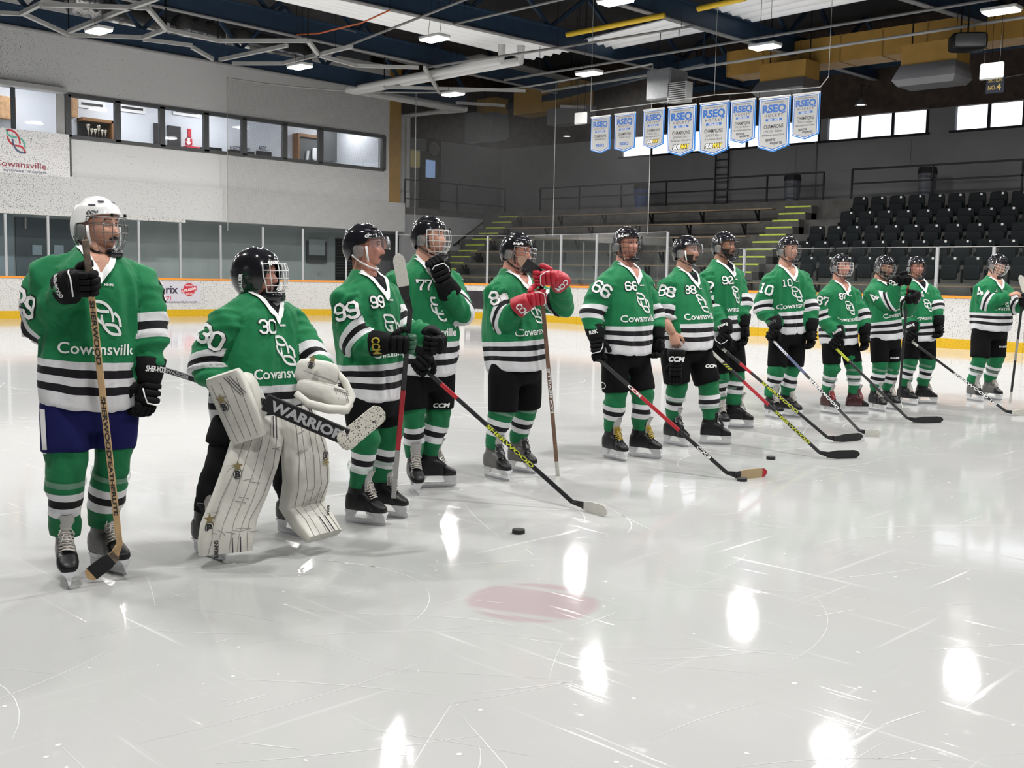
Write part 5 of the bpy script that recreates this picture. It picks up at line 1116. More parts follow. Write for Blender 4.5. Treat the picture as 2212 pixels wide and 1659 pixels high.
    bt = boots or (M_boot, M_boot); lc = laces or M_lacew
    for i, (h_, t_) in enumerate(g):
        s = -1 if i == 0 else 1; d = nrm(t_ - h_); c = (h_ + t_) / 2; c[2] = 0; M_ = np.stack([np.cross(d, UP), d, UP], 1); sk = thing_child('skate', root)
        for nm, mb2 in skate_parts(k * 1.03).items():
            mb2.v = [c + w_ @ M_.T for w_ in mb2.v]
            mm = {'blade': M_blade, 'holder': M_holder, 'boot': bt[0], 'toe_cap': M_boot if bt[1] is None else bt[1], 'tongue': M_felt, 'laces': lc}[nm]
            mb2.build(nm, mm, sk, smooth=nm not in ('blade', 'holder'))
        ank = c + M_ @ (V((0, -.045, .25)) * k); S.ank.append(ank)
        hip = Hc + axu * .06 * k + lf * s * .122 * k * (gx + 1) / 2; hips.append(hip)
        tk = (hip[2] - .53 * k) / (hip[2] - ank[2]); kn = hip + (ank - hip) * tk + fwd * .05 * k + (d - fwd) * .02
        if goalie: kn = kn - fwd * .03
        S.knee.append(kn)
        # sock
        if True:
            thigh = kn + (hip - kn) * .45; pts = [thigh, kn + (thigh - kn) * .3, kn, kn + (ank - kn) * .18, kn + (ank - kn) * .45, kn + (ank - kn) * .7, kn + (ank - kn) * .9, ank - UP * .02]
            pts2 = []; rr2 = []; rr = [.095, .094, .092, .086, .082, .078, .070, .062]
            for j in range(len(pts) - 1):
                for t in (0, .34, .67): pts2.append(pts[j] + (pts[j + 1] - pts[j]) * t); rr2.append(rr[j] + (rr[j + 1] - rr[j]) * t)
            pts2.append(pts[-1]); rr2.append(rr[-1]); ms = MB().tube(pts2, [q * k * (gx + 2) / 3 for q in rr2], 20); vv = np.concatenate(ms.v)
            axl = np.linalg.norm(kn - ank); dd_, tl = seg_dist(vv, ank, kn + (kn - ank) * .5); rad = nrm(fwd)
            q = np.stack([vv @ V((7, 5, 3)), tl * 14, np.full(len(vv), sd + i)], 1); q2 = np.stack([vv @ V((14, -9, 4)), tl * 24, np.full(len(vv), sd + i)], 1)
            cen = ank + nrm(kn - ank) * tl[:, None]; out = vv - cen; out = out / np.maximum(1e-6, np.linalg.norm(out, axis=1))[:, None]
            vv = vv + out * ((.014 * vnoise(q, 5) + .008 * vnoise(q2, 6)) * k)[:, None]; ms.v = [vv]
            so_ = ms.build('sock', M_gsock if goalie else M_sock, root, smooth=True); set_attr(so_, 'st', np.clip((tl / k) - .085, -.49, .49))
            S_t = tape[i] if i < len(tape) else None
            if S_t is not None:
                for tp in S_t:
                    c1 = ank + (kn - ank) * tp; MB().tube([c1 - nrm(kn - ank) * .014, c1 + nrm(kn - ank) * .014], .094 * k * (gx + 2) / 3 if tp > .8 else .089 * k * (gx + 2) / 3, 20, False).build('sock_tape', M_tapec, so_, smooth=True)
    pm_ = MB(); rings = []
    for z, a, b in ((.17, .17, .125), (.05, .195 * (gx + 1) / 2, .15 * (gy + 1) / 2), (-.06, .205 * (gx + 1) / 2, .155 * (gy + 1) / 2), (-.14, .17, .13)):
        rings.append([Hc + axu * z * k + lf * a * k * math.cos(q) + fo * b * k * math.sin(q) for q in np.arange(20) * PI / 10])
    pm_.loft(rings)
    for i in (0, 1):
        kn, hip = S.knee[i], hips[i]; e_ = kn + (hip - kn) * np.clip((pleg - kn[2]) / (hip[2] - kn[2]), -.1, .9); pts = [hip, hip + (e_ - hip) * .3, hip + (e_ - hip) * .65, e_ + (hip - e_) * .02, e_]; gg = (gx + 1) / 2
        pm_.tube(pts, [.10 * k * gg, .116 * k * gg, .114 * k * gg, .110 * k * gg, .105 * k * gg], 18)
    co, no, f = remeshed(pm_, .016, 2)
    q = np.stack([co @ V((6, 4, 0)), co[:, 2] * 5, np.full(len(co), sd + 5.)], 1); co = co + no * (.008 * vnoise(q, 7))[:, None]
    S.pants = mk('pants', co, f, pants or M_pants, root, smooth=True); S.bP = BVHTree.FromPolygons(co.tolist(), f)
    # ---------------------------------------------------------------- body and head
    Hd = P(*head); HM = frame_yaw(v, r, hyaw, hpitch, hroll); S.Hd, S.HM = Hd, HM; kh = 1.04 * (1 + (k - 1) * .4); S.kh = kh
    bm_ = MB(); Pn, az, el_ = head_points(kh); bm_.grid(Pn, 0, True)
    lip = (np.abs(el_ + 35) < 5) & (np.abs(az) < 17 - 1.5 * np.abs(el_ + 35)); nf = len(bm_.f); cols = Pn.shape[1]
    for fi, q in enumerate(bm_.f):
        i_, j_ = divmod(q[0], cols)
        if lip[i_, j_]: bm_.mi[fi] = 3
    for s in (-1, 1):
        ear(bm_, kh, s)
        if eyes:
            e = V((.030 * s, .0765, .008)) * kh; bm_.se(e, V((.0145, .0115, .0072)) * kh, None, 1, 8, 14, 1); bm_.se(e + V((.003, .0075, .0005)) * kh, V((.0066, .005, .0066)) * kh, None, 1, 6, 10, 2); bm_.tube([e + V(q) * kh for q in ((-.0155, .002, .001), (-.009, .0085, .0068), (.0, .0115, .0085), (.009, .0085, .0068), (.0155, .002, .001))], .0022, 6, mi=0); bm_.tube([e + V(q) * kh for q in ((-.014, .004, .0), (-.006, .0115, .0068), (.004, .0125, .0074), (.013, .005, .002))], .0011, 5, mi=2)
    bm_.v = [Hd + w_ @ HM.T for w_ in bm_.v]
    nt_ = Hd + HM @ (V((0, -.015, -.06)) * kh); bm_.tube([nt_, nt_ + (Nb - nt_) * .5, Nb - axu * .02, Nb - axu * .1], [.062 * kh, .064 * kh, .07 * kh, .085 * kh], 16)
    bm_.tube([Nb - axu * .06, Nb - axu * .2, Hc + axu * .25, Hc], [.07 * k, .15 * k, .13 * k, .14 * k], 12)
    for i in (0, 1):
        sh, el, wr = S.arm[i]; wr = S.hf[i][0] if S.hf[i] else wr; bm_.tube([sh, el, el + (wr - el) * .4, wr], [.058 * k, .047 * k, .045 * k, .031 * k], 12); bm_.tube([hips[i], S.knee[i], S.ank[i]], [.09 * k, .06 * k, .042 * k], 10)
    for i, a in enumerate(arms):
        if a.get('hand') == 'bare':
            Y = nrm(P(*a['to']) - S.arm[i][2]); Z = V(a['back'](S)); Z = nrm(Z - Y * (Z @ Y)); X = np.cross(Y, Z); hm = MB(); hand_mesh(hm, k * 1.05, 1 if i == 0 else -1, a.get('curl', (35, 45, 30))); M_ = np.stack([X, Y, Z], 1)
            bm_.add(S.arm[i][2] - Y * .01 + np.concatenate(hm.v) @ M_.T, hm.f)
    S.body = bm_.build('body', [M_skin[skin_], M_eyew, M_iris, M_lip], root, smooth=True)
    # facial hair, eyebrows and hair as thin shells on the face
    def shell(cond, name, off, m_):
        h_ = MB(); sel = [q for q in [((i, j), (i, (j + 1) % cols), (i + 1, (j + 1) % cols), (i + 1, j)) for i in range(Pn.shape[0] - 1) for j in range(cols)] if all(cond[a] for a in q)]
        if not sel: return
        ids = {}; vs_ = []; fs = []
        for q in sel:
            ff = []
            for a in q:
                if a not in ids:
                    ids[a] = len(vs_); w_ = Pn[a]; vs_.append(Hd + HM @ (w_ + nrm(w_) * off * kh))
                ff.append(ids[a])
            fs.append(tuple(ff))
        mk(name, V(vs_), fs, m_, S.body, smooth=True)
    hm_ = M_hair[hair]
    shell((np.abs(el_ - 15.5 + .12 * np.abs(np.abs(az) - 18)) < 2.6) & (np.abs(np.abs(az) - 22) < 15), 'eyebrows', .0025, hm_)
    shell((el_ > -28) & ((np.abs(az) > 115) | ((np.abs(az) > 72) & (el_ > 12))), 'hair', .006, hm_)
    if 'm' in beard: shell((np.abs(el_ + 25 + .18 * np.abs(az)) < 4.2) & (np.abs(az) < 27), 'moustache', .008, hm_)
    if 'b' in beard: shell(((el_ < -38) & (el_ > -78) & (np.abs(az) < 80)) | ((np.abs(np.abs(az) - 58) < 24) & (el_ < -14) & (el_ > -60)), 'beard', .006, hm_)
    # ---------------------------------------------------------------- helmet
    W = lambda p: Hd + HM @ V(p)
    shellm = M_shellw if helmet == 'white' else M_shell
    if not goalie:
        Ph = helmet_shell(kh); hm = MB(); hm.grid(Ph, 0, True); inner = Ph * .955 + V((0, .0, -.002)); hm.grid(inner, 0, True)
        rim = np.stack([Ph[0], inner[0]]); hm.grid(rim, 0, True); hm.v = [Hd + w_ @ HM.T for w_ in hm.v]; S.helmet = hm.build('helmet', shellm, root, smooth=True)
        bH = BVHTree.FromPolygons((Hd + Ph.reshape(-1, 3) @ HM.T).tolist(), [tuple(q) for q in MB().grid(Ph, 0, True).f])
        for s in (-1, 1):
            if brand:
                nn = HM @ nrm((s * .85, .52, .12)); up_ = HM @ V((0, 0, 1)); up_ = nrm(up_ - nn * (up_ @ nn)); x_ = np.cross(up_, nn)
                wrap_mark(text_poly(brand, .017 * kh, bold=.05, slant=.2), W((s * .08 * kh, .045 * kh, .058 * kh)), x_, up_, bH, M_blk if helmet == 'white' else M_wht, 'lettering', S.helmet, .0025, .02, .1)
            for (a_, e_, wd_) in ((36, 52, .015), (64, 42, .017)):
                c = V((math.cos(math.radians(e_)) * math.sin(math.radians(a_ * s)) * .103, math.cos(math.radians(e_)) * math.cos(math.radians(a_)) * .129 - .006, math.sin(math.radians(e_)) * .139)) * kh
                nn = nrm(c); x_ = nrm(np.cross(V((0, 0, 1)), nn)); y_ = np.cross(nn, x_); q = [(-wd_, -.0045), (wd_, -.006), (wd_ * .8, .005), (-wd_ * .9, .0045)]
                MB().prism([(a * kh, b * kh) for a, b in q], W(c), HM @ x_, HM @ y_, .0025).build('vent', mat('vent_dark', (.02, .012, .03), .5), S.helmet)
            # ear guard and strap loop
            MB().se(W(V((s * .098, -.012, -.03)) * kh), V((.004, .034, .036)) * kh, HM, .6, 6, 10).build('ear_guard', M_earg, S.helmet, smooth=True)
            st_ = [(s * .1, .035, .0), (s * .098, .04, -.05), (s * .088, .045, -.085)]
            MB().tube([W(V(p) * kh) for p in st_], [.008, .007, .006], 6).build('strap_loop', M_wht if mask == 'visor' or helmet == 'white' else M_shell, S.helmet, smooth=True)
            MB().tube([W(V(p) * kh) for p in ((s * .095, -.05, -.05), (s * .088, -.01, -.085), (s * .07, .045, -.115), (s * .03, .075, -.128), (0, .082, -.13))], .0055, 6).build('chin_strap', M_wht if (mask == 'visor' and num == '99') else M_shell, S.helmet, smooth=True)
        if mask == 'visor':
            P_ = [[W(face_surface(a, e, kh, (.112, .152, .15), (0, .0, .0))) for a in np.linspace(-68, 68, 22)] for e in np.linspace(24, -6, 6)]
            for j in range(22): P_[-1][j] = P_[-1][j] + HM @ V((0, 0, .012)) * (abs(j - 10.5) / 10.5) ** 2
            MB().grid(P_).build('visor', M_visor, S.helmet, smooth=True)
            for s in (-1, 1): MB().tube([W(face_surface(52 * s, 24, kh, (.112, .152, .15), (0, 0, 0))), W(face_surface(70 * s, 22, kh, (.112, .152, .15), (0, 0, 0)))], .006, 6).build('visor_clip', M_black, S.helmet)
        else:
            wm = wire or M_wire; cg = thing_child('cage', S.helmet, root); wr_ = .0016
            els = [20, 7, -7, -21, -36, -52]; azs = [-62, -44, -26, -9, 9, 26, 44, 62]
            lim = lambda e: 78 if e > -25 else 70
            cm_ = MB()
            for e in els:
                cm_.tube([W(face_surface(a, e, kh)) for a in np.linspace(-lim(e), lim(e), 19)], wr_ * (1.5 if e in (20, -52) else 1), 5)
            for a in azs: cm_.tube([W(face_surface(a * (1 - .25 * max(0, -e - 10) / 45), e, kh)) for e in np.linspace(20, -52, 12)], wr_, 5)
            for s in (-1, 1): cm_.tube([W(face_surface(78 * s, e, kh)) for e in np.linspace(20, -25, 6)] + [W(face_surface(66 * s, -52, kh))], wr_ * 1.5, 5)
            o = cm_.build('cage', wm, S.helmet, smooth=True); bpy.data.objects.remove(cg)
            MB().se(W(V((0, .098, -.125)) * kh), V((.045, .028, .022)) * kh, HM, .7, 8, 12).build('chin_cup', M_shell, S.helmet, smooth=True)
            for a in (-24, 24): MB().se(W(face_surface(a, 24, kh)), V((.006, .006, .008)) * kh, HM, .5, 5, 8).build('cage_clip', M_black, S.helmet)
    # ---------------------------------------------------------------- gloves
    gm = dict(black=(M_gblk, M_gblk, M_gblk), red=(M_gred, M_gred, M_gred), green=(M_gblk, M_gblk, M_ggrn))
    S.hand = [None, None]
    for i, a in enumerate(arms):
        mode = a.get('hand')
        if mode in (None, 'bare', 'hidden'): continue
        sh, el, wr = S.arm[i]; s = 1 if i == 0 else -1
        if mode == 'grip':
            org, X, Y, Z, _ = S.hf[i]; curl = (38, 78, 72)
        else:
            Y = nrm(P(*a['to']) - wr); Z = V(a['back'](S)) if 'back' in a else (lf * (-s) - fo * .1); Z = nrm(Z - Y * (Z @ Y)); X = np.cross(Y, Z); org = wr + Y * .08 * k; curl = a.get('curl', (22, 34, 24))
        M_ = np.stack([X, Y, Z], 1); S.hand[i] = (org, M_)
        cuff_m, hand_m, fing_m = gm[gl[i]]; gp_ = glove_parts(k * 1.06, s, curl)
        def wv(m2): m2.v = [org + w_ @ M_.T for w_ in m2.v]; return m2
        Yc = nrm(nrm(org - el) * .75 + Y * .25); Zc = nrm(Z - Yc * (Z @ Yc)); MC = np.stack([np.cross(Yc, Zc), Yc, Zc], 1)
        def wc(m2): m2.v = [org + w_ @ MC.T for w_ in m2.v]; return m2
        go = wv(gp_['hand']).build('glove', hand_m, root, smooth=True); wc(gp_['cuff']).build('cuff', cuff_m, go, smooth=True)
        for f_ in gp_['fingers']: wv(f_).build('finger', fing_m, go, smooth=True)
        wv(gp_['thumb']).build('thumb', hand_m, go, smooth=True)
        tx = a.get('text')
        if tx:
            cv = np.concatenate(gp_['cuff'].v); bC = BVHTree.FromPolygons(cv.tolist(), gp_['cuff'].f)
            for sg in (1, ) if not a.get('flip') else (-1, ):
                wrap_mark(text_poly(tx, a.get('th', .034) * k, bold=.03, width=a.get('tw', .1) * k), org - Yc * .065 * k, MC[:, 0] * sg, Yc * sg, bC, a.get('tm', M_wht), 'lettering', go, .003, .02, .2)
        if a.get('trim'):
            for y in (.104, ): MB().tube([org + M_ @ (V(p) * k * 1.06) for p in ((-.052 * s, .03, .03), (-.05 * s, .06, .042), (-.03 * s, .095, .044), (.03 * s, .1, .044), (.05 * s, .085, .04))], .0035, 6).build('trim', M_wht, go, smooth=True)
    return S
def a_frac(a): return a.get('nf', .78)
def thing_child(name, parent, org_from=None):
    o = bpy.data.objects.new(name, None); COL.objects.link(o); o.parent = parent; ORG[o] = ORG[parent]; o.empty_display_size = .05; return o
# ------------------------------------------------------------------ sticks
M_carbon = mat('carbon_shaft', (.014, .014, .016), .35); M_maple = mat('pale_wood_shaft', (.55, .36, .18), .5, noise=.15, nscale=12); M_brownw = mat('brown_wood_shaft', (.17, .095, .06), .55, noise=.2, nscale=10); M_redsh = mat('red_shaft', (.4, .01, .02), .4); M_silver = mat('silver_shaft', (.35, .34, .33), .4, .3)
M_tapeb = mat('black_tape', (.014, .014, .015), .85, bump=.4, bscale=90); M_tapew = mat('white_tape', (.55, .54, .49), .85, bump=.4, bscale=90); M_tapet = mat('tan_tape', (.42, .32, .18), .85); M_lime2 = mat('lime_print', (.5, .55, .03), .5)
def stick(label, butt, heel, toe, segs, blade, up=None, texts=(), wid=.030, S=None, bh=.074, curve=.02, toe_col=None, rear=None):
    """butt, heel, toe are 3D points; segs: [(t0,t1,material)] along the shaft; blade: material"""
    butt, heel, toe = V(butt), V(heel), V(toe); d = nrm(heel - butt); L_ = np.linalg.norm(heel - butt)
    tc = nrm(CAMP - (butt + heel) / 2); nn = nrm(tc - d * (tc @ d)); x = np.cross(nn, d)
    o = thing('hockey_stick', heel, label, 'hockey stick', 'hockey sticks of the players')
    segs = [(a, min(b, 1 - .08 / L_), c) for a, b, c in segs]
    for t0, t1, m_ in segs: MB().beam(butt + d * L_ * t0, butt + d * L_ * t1, wid, .021, up=nn).build('shaft', m_, o, bevel=.003)
    # blade
    bd = nrm(toe - heel); Lb = np.linalg.norm(toe - heel); u = V(up) if up is not None else UP; u = nrm(u - bd * (u @ bd)); q = np.cross(bd, u)
    rings = []; n = 12
    for i in range(n + 1):
        t = i / n; c = heel + bd * Lb * t + q * curve * math.sin(t * PI * .5) ** 2; h = bh * (.62 + .38 * min(1, t * 3.0)); 
        if t > .8: h *= math.sqrt(max(.02, 1 - ((t - .8) / .205) ** 2))
        mid = c + u * bh * .5; th = .0065 * (1 - .4 * t)
        rings.append([mid - u * h / 2 - q * th, mid - u * h / 2 + q * th, mid + u * h / 2 + q * th, mid + u * h / 2 - q * th])
    k0 = 0
    bl = blade if isinstance(blade, list) else [(0, 1, blade)]
    for t0, t1, m_ in bl:
        a, b = int(round(t0 * n)), int(round(t1 * n)); MB().loft(rings[a:b + 1]).build('blade', m_, o)
    MB().loft([[heel - d * .085 + x * wid / 2 * s1 + nn * .0105 * s2 for s1, s2 in ((-1, -1), (1, -1), (1, 1), (-1, 1))], rings[1]]).build('hosel', bl[0][2] if rear is None else rear, o)
    for t, s_, h, wd, m_ in texts:
        c = butt + d * L_ * t; dirx = d if d @ V(W_R) > 0 or abs(d @ V(W_R)) < .12 else -d; y_ = np.cross(nn, dirx)
        flat_mark(text_poly(s_, h, bold=.03, width=wd, slant=.15), c + nn * .0105, dirx, y_, m_, 'lettering', o, .002)
    return o
# ================================================================== the line-up
tocam = lambda S: -S.v
PL = {}
def A(el, wr, **k): return dict(el=el, wr=wr, **k)
# --- #29, white helmet
bu29, he29, to29 = (184, 518, .42), (262, 1210, .13), (200, 1262)
PL['29'] = S = player('29', 'person in white caged helmet and navy pants holding a wooden stick, leftmost', [((137, 1239), (151, 1277)), ((203, 1226), (264, 1243))], (211, 489), (207, 556), (195, 864), 11, 45,
    [A((78, 712, -.06), (145, 655, .22), hand='grip', to=(199, 612, .40), axis=lambda S: S.P(184, 518, .42) - S.P(219, 800, .30), so=-.02, nf=.62, nx=-.035, sb=1, back=lambda S: -S.v * .3 - S.r * .95 + UP * .2, text='SHER-WOOD', tw=.11, th=.026, trim=True),
     A((324, 712, .02), (324, 792, .06), hand='hang', to=(318, 850, .08), back=lambda S: -S.v * .8 + S.r * .6, text='SHER-WOOD', tw=.115, th=.028, trim=True, flip=True, curl=(30, 50, 40))],
    k=1.0, sh_w=1.14, helmet='white', wire=mat('steel_cage', (.2, .2, .21), .35, .8), skin_='a', hair='dark', beard='m', pleg=.63, pants=M_navy, boots=(M_bootg, M_boot), tape=((.88,), (.9,)))
stick('pale wooden stick held upright by the white-helmeted player', S.P(*bu29), S.P(*he29), gnd(*to29), [(0, .13, mat('multicolour_tape', (.16, .12, .09), .8, noise=.6, nscale=30)), (.13, 1, M_maple)], [(0, .2, MT['multicolour_tape']), (.2, .82, M_tapeb), (.82, 1, M_maple)], None, [(.27, 'SHERWOOD', .02, .3, M_blk), (.56, 'SHERWOOD', .02, .3, M_blk), (.75, 'FEATHERLITE', .017, .3, M_blk)], rear=M_maple)
lp_ = S.Hc - S.left * .19 - UP * .1   # white side stripe of the navy pants
wrap_mark((np.array([(-.03, -.26), (-.012, -.26), (-.022, .06), (-.045, .06)]), [(0, 1, 2, 3)]), S.P(111, 905), S.r, UP, S.bP, M_wht, 'side_stripe', S.pants, .004, .03, .5)
# --- #30 goalkeeper
PL['30'] = S = player('30', 'person in goalkeeper pads, blocker and black mask with clear throat guard', [((420, 1192), (484, 1214)), ((609, 1150), (658, 1163))], (556, 592), (558, 650), (556, 903), 40, 58,
    [A((440, 792, .1), (500, 852, .28), nx=-.03, nf=.72), A((684, 785, -.02), (695, 822, .22))], k=1.0, girth=(1.12, 1.15), skin_='b', hair='brown', beard='m', sleeve=(.75, .75), goalie=True, sh_w=1.12)
k = S.kh * 1.06; HM, Hd = S.HM, S.Hd; W = lambda p: Hd + HM @ (V(p))
def gmask():
    nv, nu = 56, 16; az = np.linspace(-180, 180, nv, endpoint=False); edge = np.interp(np.abs(az), [0, 34, 44, 54, 70, 120, 180], [22, 18, -8, -40, -46, -48, -46]); rows = []
    for i in range(nu + 1):
        t = i / nu; el = edge + (89.5 - edge) * t; u, v_ = np.radians(el), np.radians(az); bul = 1 + .03 * np.exp(-((el - 40) / 8) ** 2) + .02 * np.exp(-((np.abs(az) - 60) / 12) ** 2)
        rows.append(np.stack([np.cos(u) * np.sin(v_) * .107 * bul, np.cos(u) * np.cos(v_) * .132 * bul - .006, np.sin(u) * .134 * bul], 1))
    return V(rows) * k
Pm = gmask(); hm = MB().grid(Pm, 0, True); inn = Pm * .955; hm.grid(inn, 0, True).grid(np.stack([Pm[0], inn[0]]), 0, True); hm.v = [Hd + w_ @ HM.T for w_ in hm.v]; hel = hm.build('helmet', M_shell, S.root, smooth=True)
MB().se(W(V((0, .085, -.108)) * k), V((.066, .055, .034)) * k, HM, .7, 8, 14).build('chin_guard', M_shell, hel, smooth=True)
cm_ = MB(); fs_ = lambda a, e: W(face_surface(a, e, k, (.115, .16, .15), (0, 0, -.005)))
for e in (22, 9, -5, -19, -33): cm_.tube([fs_(a * (1 - .2 * max(0, -e) / 33), e) for a in np.linspace(-56, 56, 15)], .0026, 6)
for a in (-42, -22, 0, 22, 42): cm_.tube([fs_(a * (1 - .2 * max(0, -e) / 33), e) for e in np.linspace(22, -33, 8)], .0026, 6)
for s in (-1, 1): cm_.tube([fs_(56 * s * (1 - .2 * max(0, -e) / 33), e) for e in np.linspace(22, -33, 8)], .0032, 6)
cm_.build('cage', M_wirew, hel, smooth=True)
P_ = [[W(V((.085 * math.sin(a), .03 + .095 * math.cos(a), z)) * k) for a in np.radians(np.linspace(-70, 70, 14))] for z in (-.125, -.16, -.2, -.235)]; MB().grid(P_).build('throat_guard', M_throat, hel, smooth=True)
bH = BVHTree.FromPolygons((Hd + Pm.reshape(-1, 3) @ HM.T).tolist(), [tuple(q) for q in MB().grid(Pm, 0, True).f])
nn = HM @ nrm((1, -.1, .05)); up_ = HM @ nrm((0, .35, -.94)); up_ = nrm(up_ - nn * (up_ @ nn)); x_ = HM @ V((0, .15, 1)); x_ = nrm(x_ - nn * (x_ @ nn)); wrap_mark(text_poly('BAUER', .02 * k, bold=.05), W(V((.1, -.03, -.04)) * k), x_, np.cross(nn, x_), bH, M_wht, 'lettering', hel, .003, .02, .1)
nn = HM @ nrm((.3, .9, .4)); up_ = HM @ V((0, 0, 1)); up_ = nrm(up_ - nn * (up_ @ nn)); wrap_mark(text_poly('BAUER', .014 * k, bold=.05), W(V((.03, .11, .06)) * k), np.cross(up_, nn), up_, bH, M_wht, 'lettering', hel, .003, .02, .1)
M_pad = mat('scuffed_white_leather', (.56, .55, .50), .55, noise=.14, nscale=6, bump=.25, bscale=25); M_padi = mat('pad_lining', (.55, .58, .58), .6); M_scuff = mat('scuff_grey', (.22, .21, .2), .7); M_purple = mat('dark_pad_line', (.03, .02, .04), .6); M_gstar = mat('gold_star', (.22, .17, .07), .5)
def rrect(c, X, N_, w_, t_, n=20, e=.35): return [c + X * w_ * math.copysign(abs(math.cos(q)) ** e, math.cos(q)) + N_ * t_ * math.copysign(abs(math.sin(q)) ** e, math.sin(q)) for q in np.arange(n) * 2 * PI / n + PI / n]
def emblem(o, x, y, h, par, nn):
    blob = np.array(arc2(0, 0, .5, 0, 360, 17)[:-1]) * np.array([.8, 1]) * h
    flat_mark((blob, [tuple(range(16))]), o + nn * .003, x, y, M_blk, 'emblem', par); flat_mark((blob * .84, [tuple(range(16))]), o + nn * .004, x, y, M_pad, 'emblem', par); flat_mark(text_poly('B', h * .62, bold=.06), o + nn * .005, x, y, M_blk, 'emblem', par)
    st = np.array([((.5 if i % 2 == 0 else .2) * math.sin(i * PI / 5), (.5 if i % 2 == 0 else .2) * math.cos(i * PI / 5)) for i in range(10)]) * h * 1.1 + np.array([0, h * .72]); c_ = len(st)
    sv = np.concatenate([st, [[0, h * .72]]]); flat_mark((sv * np.array([1.0, 1.0]), [(i, (i + 1) % 10, 10) for i in range(10)]), o + nn * .006, x, y, M_gstar, 'emblem', par)
def leg_pad(ctr, yaw, label, toe_y):
    f_ = frame_yaw(S.v, S.r, yaw); Nn = f_[:, 1]; X = -f_[:, 0]; rings = []; face = []; pad = thing_child('leg_pad', S.root); pts = [(S.P(x, y, dd), w_, t_, fo_) for x, y, dd, w_, t_, fo_ in ctr]
    for i, (c, w_, t_, fo_) in enumerate(pts):
        a = pts[max(0, i - 1)][0] + Nn * pts[max(0, i - 1)][3]; b = pts[min(len(pts) - 1, i + 1)][0] + Nn * pts[min(len(pts) - 1, i + 1)][3]; tg = nrm(b - a); n2 = nrm(Nn - tg * (Nn @ tg)); cc = c + Nn * fo_
        rings.append(rrect(cc, X, n2, w_ / 2, t_)); face.append((cc, n2, w_, t_))
    MB().loft(rings).build('pad_shell', M_pad, pad, smooth=True, ang=60)
    for of in (-.72, -.35, .05, .38, .7):
        MB().tube([c + X * w_ / 2 * of * (1 + .12 * math.sin(i * 1.7 + of * 5)) + n2 * (t_ * 1.0) for i, (c, n2, w_, t_) in enumerate(face)], .0016, 5).build('seam', M_scuff, pad)
    for of in (.5, .62): MB().tube([face[0][0] + X * face[0][2] / 2 * of + face[0][1] * (face[0][3] + .001), face[1][0] + X * face[1][2] / 2 * of + face[1][1] * (face[1][3] + .001)], .003, 5).build('dark_line', M_purple, pad)
    for of in (.2, .5): MB().tube([face[-2][0] + X * face[-2][2] / 2 * (of - .1) + face[-2][1] * (face[-2][3] + .001), face[-1][0] + X * face[-1][2] / 2 * of + face[-1][1] * (face[-1][3] + .001)], .003, 5).build('dark_line', M_purple, pad)
    r_ = random.Random(len(label))
    for i in range(16):
        j = r_.randrange(1, len(face) - 2); c, n2, w_, t_ = face[j]; c2, n3, w3, t3 = face[j + 1]; t = r_.random(); of = r_.uniform(-.75, .75); p = c + (c2 - c) * t + X * w_ / 2 * of + n2 * (t_ + (t3 - t_) * t + .0008); dd = nrm(X * r_.uniform(-1, 1) + (c2 - c) * r_.uniform(-2, 2)) * r_.uniform(.02, .06); MB().tube([p, p + dd * .5 + X * .006, p + dd], .0013, 4).build('scuff', M_scuff, pad)
    return pad, face, X
pad, face, X = leg_pad([(560, 905, .24, .24, .035, 0), (556, 950, .3, .27, .05, 0), (540, 1010, .33, .28, .055, 0), (518, 1070, .35, .28, .055, 0), (495, 1125, .37, .28, .05, 0), (484, 1160, .37, .28, .045, .04), (480, 1190, .37, .27, .03, .06)], 18, 'a', 0)
c, n2, w_, t_ = face[2]; emblem(c - X * .085 + n2 * t_ - UP * .02, X, UP, .055, pad, n2); c, n2, w_, t_ = face[4]; emblem(c - X * .12 + n2 * t_ - UP * .02, X, UP, .06, pad, n2)
c, n2, w_, t_ = face[6]; flat_mark(text_poly('BRIANS', .02, bold=.04), c - X * .06 + n2 * (t_ + .004) + UP * .03, UP, -X, M_blk, 'lettering', pad)
pad, face, X = leg_pad([(640, 880, .17, .2, .03, 0), (650, 925, .21, .25, .05, 0), (660, 985, .21, .28, .055, 0), (662, 1040, .17, .28, .055, 0), (652, 1090, .1, .28, .05, 0), (648, 1122, .1, .27, .045, .10), (652, 1148, .1, .25, .03, .17)], 42, 'bb', 0)
c, n2, w_, t_ = face[2]; emblem(c + X * .095 + n2 * t_, X, -UP, .05, pad, n2); c, n2, w_, t_ = face[5]; flat_mark(text_poly('BRIANS', .02, bold=.04), c + X * .08 + n2 * (t_ + .004), -UP, X, M_blk, 'lettering', pad)
for i, (x, y) in enumerate(((452, 1040), (444, 1062), (440, 1085))): MB().beam(S.P(x - 14, y + 6, .1), S.P(x + 22, y - 8, .1), .035, .008, up=-S.v).build('pad_strap', M_pad, S.root)
